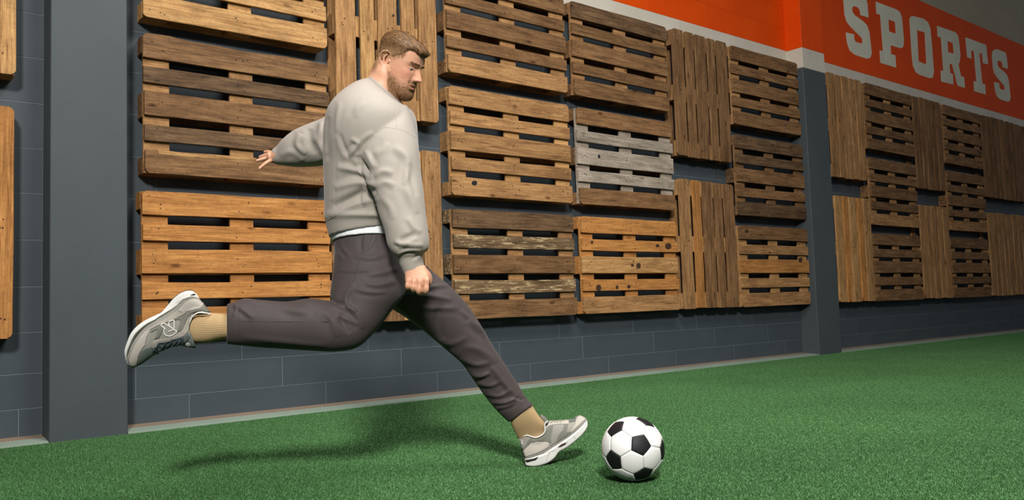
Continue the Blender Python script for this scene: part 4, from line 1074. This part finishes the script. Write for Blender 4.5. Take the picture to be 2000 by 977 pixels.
for sd in (-1, 1):   # eyelids
    for z0, bend, r in ((.1168, -.0030, .0021), (.1100, .0022, .0014)):
        P = []
        for dy in (-.013, -.0085, -.003, .003, .0085, .013):
            y_ = sd*.031+dy; z_ = z0+bend*(dy/.013)**2; P.append(h2w([surfx(y_, z_)+.0006, y_, z_]))
        pieces.append(chain_tube(P, [r*.5, r*.9, r, r, r*.9, r*.5], seg=10, n=4))
# neck, torso, limbs (inside the clothes)
pieces.append(tube_rings([((737, 112), (778, 140), 3.05, .052), ((730, 128), (778, 160), 3.05, .058), ((723, 146), (779, 186), 3.055, .064), ((706, 166), (786, 208), 3.06, .085), ((690, 190), (795, 230), 3.06, .13)], expo=2.1))
pieces.append(tube_rings([((690, 185), (790, 225), 3.06, .15), ((665, 240), (800, 280), 3.06, .17), ((665, 330), (790, 350), 3.07, .15), ((665, 430), (775, 430), 3.08, .14), ((668, 500), (780, 500), 3.08, .14), ((690, 545), (770, 550), 3.09, .1)]))
def limb(pts, radii): pieces.append(chain_tube([at(p, d) for p, d in pts], radii, seg=20, n=6))
limb([((748, 240), 2.98), ((765, 320), 2.91), ((783, 400), 2.85), ((800, 470), 2.82), ((808, 520), 2.81)], [.055, .050, .042, .032, .024])
limb([((690, 255), 3.2), ((640, 275), 3.28), ((590, 288), 3.32), ((550, 302), 3.34), ((533, 307), 3.35)], [.055, .050, .042, .032, .024])
limb([((725, 500), 3.03), ((712, 560), 2.97), ((690, 620), 2.93), ((660, 636), 2.90), ((560, 636), 2.86), ((440, 637), 2.82), ((412, 640), 2.81)], [.085, .075, .062, .058, .048, .032, .028])
limb([((785, 555), 3.15), ((838, 595), 3.2), ((900, 650), 3.23), ((950, 730), 3.25), ((1008, 800), 3.26), ((1020, 825), 3.26)], [.060, .060, .055, .046, .030, .026])
# right fist: back of the hand, four curled fingers, thumb on the far side
def fist():
    D0 = 2.80
    pieces.append(tube_rings([((792, 524), (830, 518), 2.81, .026), ((791, 534), (834, 528), 2.80, .024), ((791, 542), (838, 538), 2.79, .022), ((791.5, 550), (840, 548), 2.785, .019), ((795, 557), (838, 556), 2.79, .014)], expo=2.6))
    for (kx, ky, mx, my, ex, ey, r) in ((797.5, 548, 796, 559, 797, 562, .0088), (808.5, 550, 807, 562, 807.5, 566, .0095), (820, 550, 818, 567, 818.5, 571, .0100), (832.5, 548, 832, 566, 831, 570, .0100)):
        k = at((kx, ky), 2.772); pip = at((mx, my), 2.768); dip = at((ex, ey-1), 2.792); tip = at((ex-.5, ey-8), 2.812)
        pieces.append(chain_tube([k, (k+pip)/2, pip, at((ex, ey+.5), 2.778), dip, at((ex, ey-5), 2.806), tip], [r*1.08, r*.98, r, r*.98, r*.95, r*.9, r*.8], seg=14, n=3))
    pieces.append(chain_tube([at((829, 530), 2.805), at((837, 540), 2.815), at((838, 552), 2.822), at((829, 560), 2.825), at((818, 562), 2.825)], [.012, .0115, .0105, .010, .009], seg=14, n=4))
fist()
def open_hand():
    D0 = 3.35
    pieces.append(tube_rings([((538, 299), (540, 317), 3.35, .020), ((531, 297), (532, 319), 3.35, .024), ((525, 297), (526, 316), 3.35, .030), ((521, 299), (521, 313), 3.35, .026)], expo=2.4))
    for pts, r in (([((529, 298), 3.375), ((523, 296.2), 3.385), ((517, 297), 3.39)], .0066), ([((526, 301.5), 3.36), ((516, 304), 3.365), ((507.5, 307), 3.37)], .0074),
                   ([((525, 307), 3.345), ((514, 310.5), 3.34), ((502.5, 313.8), 3.335)], .0078), ([((528, 314), 3.33), ((519, 319), 3.315), ((507, 329), 3.305)], .0076), ([((527, 309), 3.37), ((520, 309), 3.39), ((512, 310.5), 3.40)], .0074)):
        P = [at(p, d) for p, d in pts]
        pieces.append(chain_tube(P, [r*1.1, r, r*.8], seg=12, n=5))
open_hand()
body = union('body', pieces, .0019, 2)
V = get_v(body); H = w2h(V); x, y, z = H.T; ay = np.abs(y)
PXY, DEP = to_px(V)
isH = (z > -.02) & (z < .26) & (x > -.12) & (x < .14) & (ay < .1) & (PXY[:, 1] < 205)
skin = np.array(lin(208, 155, 124)[:3]); red = np.array(lin(208, 132, 108)[:3]); beard = np.array(lin(122, 88, 58)[:3]); lip = np.array(lin(190, 112, 96)[:3])
col = np.tile(skin, (len(V), 1))
def blend(c, w): global col; w = np.clip(w, 0, 1)[:, None]; col = col*(1-w)+c*w
fr = np.clip((x-.02)/.03, 0, 1)*isH
blend(red, .45*gs(ay, z, .046, .092, .02, .02)*isH*(x > .02)); blend(red, .5*gs(y, z, 0, .084, .014, .012)*fr)
rnds = np.random.RandomState(5); 
def vnoise(P, s, seed):
    r_ = np.random.RandomState(seed); a = np.zeros(len(P))
    for k in range(10):
        w_ = r_.normal(size=3)*s; a += np.sin(P@w_+r_.rand()*6.28)
    return a/10**.5/1.0
nb = vnoise(H, 260, 3)
# beard area: jaw, chin, moustache
jaw = 1/(1+np.exp((z-(.050+.55*np.clip(.055-x, 0, .1)))/.006))
side = np.clip((x+.012)/.012, 0, 1)
moust = gs(ay, z, .013, .0675, .019, .0055)
lips = np.exp(-((z-.0540)/.0085)**2)*np.clip((.021-ay)/.005, 0, 1)*fr
under = np.clip(1-(-z-.004)/.02, 0, 1)
bw = np.clip(jaw*side*.80 + moust*fr*.8, 0, .86)*isH*(1-lips)*(ay < .075)
blend(beard, bw*(.82+.22*nb))
blend(lip, lips*.8*isH); blend(np.array([.10, .03, .025]), np.exp(-((z-.0545)/.0016)**2)*np.clip((.019-ay)/.003, 0, 1)*fr*.9)
brow = np.exp(-((z-(.1345+.05*(ay-.03)*(ay < .04)-.25*np.clip(ay-.04, 0, 1)))/.0036)**2)*np.clip((ay-.010)/.005, 0, 1)*np.clip((.050-ay)/.006, 0, 1)*fr
blend(np.array(lin(116, 80, 52)[:3]), brow*.85*(.85+.2*nb))
lash = np.exp(-((z-(.1145-8*(ay-.031)**2))/.0011)**2)*np.clip((.0135-abs(ay-.031))/.003, 0, 1)*fr
blend(np.array(lin(70, 44, 34)[:3]), lash*.9)
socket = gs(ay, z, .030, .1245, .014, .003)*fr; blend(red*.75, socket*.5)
# cropped hair at the temples and nape tints the skin
sideh = isH*np.clip((z-(.118+.35*np.clip(x+.01, 0, .1)))/.014, 0, 1)*np.clip((.052-x)/.012, 0, 1)+isH*(x < -.035)*np.clip((z-.055)/.02, 0, 1)
blend(np.array(lin(140, 106, 72)[:3]), np.clip(sideh, 0, 1)*.75*(.9+.15*nb))
# knuckles a little redder
at_ = body.color_attributes.new('tone', 'FLOAT_COLOR', 'POINT')
at_.data.foreach_set('color', np.c_[np.clip(col, 0, 1), np.ones(len(col))].astype(np.float32).ravel())
M_SKIN, t, b = new_mat('skin', lin(222, 170, 138), .5, 0, .4)
ca = nd(t, 'ShaderNodeVertexColor', layer_name='tone'); mp = coords(t)
n1 = nd(t, 'ShaderNodeTexNoise', ins={'Scale': 160.0, 'Detail': 5.0}); t.links.new(mp.outputs[0], n1.inputs['Vector'])
hs = nd(t, 'ShaderNodeHueSaturation'); mr = nd(t, 'ShaderNodeMapRange', ins={1: .3, 2: .7, 3: .93, 4: 1.06}); t.links.new(n1.outputs[0], mr.inputs[0]); t.links.new(mr.outputs[0], hs.inputs['Value'])
t.links.new(ca.outputs[0], hs.inputs['Color']); t.links.new(hs.outputs[0], b.inputs['Base Color'])
b.inputs['Subsurface Weight'].default_value = .12; b.inputs['Subsurface Radius'].default_value = (.012, .004, .002); b.inputs['Subsurface Scale'].default_value = .5
bp = nd(t, 'ShaderNodeBump', ins={'Strength': .12, 'Distance': .001}); t.links.new(n1.outputs[0], bp.inputs['Height']); t.links.new(bp.outputs[0], b.inputs['Normal'])
o_body = wear('body', body, M_SKIN)
_m = (abs(H[:, 1]-.031) < .003) & (abs(H[:, 2]-.1135) < .002) & (H[:, 0] > .04)
EYX = float(H[_m, 0].max())
# eyes: a narrow strip shows under the lowered lids
m_eye, t, b = new_mat('eye', lin(160, 148, 140), .25, 0, .5)
m_iris, _, _ = new_mat('iris', lin(62, 58, 48), .2, 0, .6)
for sd in (-1, 1):
    bm = bmesh.new(); bmesh.ops.create_uvsphere(bm, u_segments=64, v_segments=48, radius=.0105); em = bpy.data.meshes.new('eye'); bm.to_mesh(em); bm.free(); em.shade_smooth()
    em.materials.append(m_eye); em.materials.append(m_iris)
    gz = Vector((.93, 0, -.36)).normalized()
    for pl in em.polygons:
        if pl.center.normalized().dot(gz) > .78: pl.material_index = 1
    e = link_obj('eye', em, person); R_ = Matrix((HF, HL, HU)).transposed().to_4x4(); R_.translation = Vector(h2w([EYX-.0105+.0008, sd*.031, .1128]))
    e.matrix_parent_inverse = Matrix.Translation(-PO); e.matrix_basis = R_
# teeth
v, f = chain_tube([h2w([.080, -.012, .0560]), h2w([.0835, 0, .0560]), h2w([.080, .012, .0560])], [.0022]*3, seg=8, n=4)
mt_, _, _ = new_mat('teeth', lin(225, 215, 200), .3)
te = mesh_from('teeth', v, f, True); wear('teeth', te, mt_)

# --- hair: a shaped cap with combed strands
def hair_cap():
    K = catmull(HP, 7); V = []; F = []; seg = 120
    ks = [k for k in K if k[0] > .10]
    for z_, xf, xb, hw in ks:
        xc = (xf+xb)/2
        for j in range(seg):
            th = 2*math.pi*j/seg; cs, sn = math.cos(th), math.sin(th); e = 2/2.25
            xx = xc + (xf-xc if cs > 0 else xc-xb)*math.copysign(abs(cs)**e, cs); yy = hw*math.copysign(abs(sn)**e, sn)
            V.append((xx, yy, z_))
    V = np.array(V); x, y, z = V.T
    c = np.array([0, 0, .13]); dr = V-c; L = np.linalg.norm(dr, axis=1)[:, None]; dr = dr/L
    # hairline: front edge at z ~ .178, falls behind the temples
    front = np.clip((x-.010)/.045, 0, 1); ay = np.abs(y)
    hl = .1665*front+(1-front)*.132+.012*front*np.exp(-((ay-.05)/.016)**2)
    t_ = .0020*np.clip((z-hl)/.004, 0, 1)+.0075*np.clip((z-.160)/.028, 0, 1)*np.clip((z-hl)/.006, 0, 1)
    q = .0075*np.exp(-((x-.070)/.026)**2)*np.clip((z-.166)/.012, 0, 1)*np.clip((.066-ay)/.02, 0, 1)
    q += .004*np.exp(-((x+.050)/.03)**2)*np.clip((z-.185)/.012, 0, 1)
    n = vnoise(V, 110, 8)*.0018*np.clip((z-.165)/.02, 0, 1)
    off = np.where(z > hl-.0005, t_+q+n, -.006)
    V = V+dr*off[:, None]; V[:, 0] += q*.9
    m = len(ks)
    for i in range(m-1):
        for j in range(seg): F.append((i*seg+j, i*seg+(j+1) % seg, (i+1)*seg+(j+1) % seg, (i+1)*seg+j))
    F.append(tuple(range(seg-1, -1, -1))); F.append(tuple((m-1)*seg+j for j in range(seg)))
    return V, F
cv_, cf_ = hair_cap()
m_hair, t, b = new_mat('hair', lin(112, 78, 48), .55, 0, .35)
ca = nd(t, 'ShaderNodeVertexColor', layer_name='tone'); t.links.new(ca.outputs[0], b.inputs['Base Color'])
def paint(me, cols):
    a = me.color_attributes.new('tone', 'FLOAT_COLOR', 'POINT'); a.data.foreach_set('color', np.c_[cols, np.ones(len(cols))].astype(np.float32).ravel())
cap = mesh_from('hair', h2w(cv_), cf_, True); fix_normals(cap); _k = np.clip((cv_[:, 2]-.150)/.022, 0, 1)[:, None]; paint(cap, np.array(lin(134, 107, 76)[:3])*(1-_k)+np.array(lin(96, 66, 40)[:3])*_k)
o_hair = wear('hair', cap, m_hair)
def strands(name, N, region, length, width, cols, seed, curl=.2, lift=.25, comb=(1, 0, -.1), base=None, parent=None):
    rr = np.random.RandomState(seed); me0 = base; Vb = w2h(get_v(me0)); Nb = get_n(me0); Nb = np.c_[Nb@HF, Nb@HL, Nb@HU]
    w = region(Vb, Nb); idx = np.where(w > rr.rand(len(w))*.999)[0]
    idx = rr.choice(idx, min(N, len(idx)*3)); V = []; F = []; Cc = []
    for i in idx:
        p = Vb[i]+rr.normal(size=3)*.0010; n = Nb[i]; cb = np.array(comb, float) if not callable(comb) else comb(p)
        d = cb+rr.normal(size=3)*curl; d = d-n*(d@n); d /= np.linalg.norm(d)+1e-9
        d = d+n*(lift+rr.normal()*.12); d /= np.linalg.norm(d)
        L = length(p)*rr.uniform(.6, 1.15); sd = np.cross(d, n); sd /= np.linalg.norm(sd)+1e-9; hw = width*.5
        k = len(V); tone = cols[rr.randint(len(cols))]*rr.uniform(.8, 1.2)
        for s, ww in ((0, 1), (.35, 1), (.7, .8), (1, .15)):
            c = p+d*L*s-n*(L*s*s*.35)+n*.0004*0; V += [c-sd*hw*ww, c+sd*hw*ww]; Cc += [tone, tone]
        for a in (0, 2, 4): F.append((k+a, k+a+1, k+a+3, k+a+2))
    me = mesh_from(name, h2w(np.array(V)), F); paint(me, np.clip(np.array(Cc), 0, 1)); me.materials.append(m_hair)
    o = link_obj(name, me); sub(o, parent); o['kind'] = 'stuff'; return o
hc = [np.array(lin(*c)[:3]) for c in ((92, 62, 38), (128, 92, 56), (160, 120, 76), (74, 50, 30), (158, 122, 80))]
strands('strands', 16000, lambda P, N: np.clip((P[:, 2]-.150)/.02, 0, 1), lambda p: .007+.017*np.clip((p[2]-.168)/.03, 0, 1), .0008, hc, 1, .22, .16, comb=lambda p: (1, -.30+25*max(0, .03-abs(p[0]-.03))*math.sin(p[1]*90)*.3, -.10) if p[2] > .172 else (.6, 0, -.7), base=cap, parent=o_hair)
strands('faded_sides', 15000, lambda P, N: np.clip((P[:, 2]-.128)/.006, 0, 1)*(P[:, 2] < .166), lambda p: .0055, .0007, [c*1.25 for c in hc[:3]], 9, .3, .16, comb=(-.2, 0, -1), base=cap, parent=o_hair)
def side_reg(P, N):
    x, y, z = P.T; ay = np.abs(y)
    w = np.clip((z-(.112+.40*np.clip(x, 0, .1)))/.012, 0, 1)*np.clip((.050-x)/.01, 0, 1)
    w = np.maximum(w, (x < -.035)*np.clip((z-.055)/.02, 0, 1))
    ear = (x > -.045) & (x < 0.0) & (z < .152) & (ay > .066)
    return np.where((z > .05) & (z < .24) & (x > -.11) & ~ear, w, 0)*.999
strands('cropped_sides', 9000, side_reg, lambda p: .0035+.006*np.clip((p[2]-.13)/.05, 0, 1), .0008, [c*1.1 for c in hc[:3]], 2, .35, .25, comb=(-.25, 0, -1), base=body, parent=o_hair)
def beard_reg(P, N):
    x, y, z = P.T; ay = np.abs(y)
    j = 1/(1+np.exp((z-(.049+.55*np.clip(.055-x, 0, .1)))/.005)); s = np.clip((x+.010)/.012, 0, 1)
    mo = (x > .06)*gs(ay, z, .013, .0675, .018, .005)
    lp = (x > .05)*np.exp(-((z-.0540)/.009)**2)*np.clip((.021-ay)/.004, 0, 1)
    return np.where((z > -.012) & (ay < .072) & (x > -.02), np.clip(j*s+mo, 0, 1)*(1-lp), 0)
strands('beard', 13000, beard_reg, lambda p: .005, .0005, hc[:3], 3, .35, .22, comb=(.1, 0, -1), base=body, parent=o_body)
strands('eyebrows', 500, lambda P, N: (P[:, 0] > .06)*np.exp(-((P[:, 2]-.1348)/.003)**2)*(np.abs(P[:, 1]) > .012)*(np.abs(P[:, 1]) < .047), lambda p: .006, .0007, hc[:2], 4, .15, .12, comb=lambda p: (0, np.sign(p[1]), .15), base=body, parent=o_body)
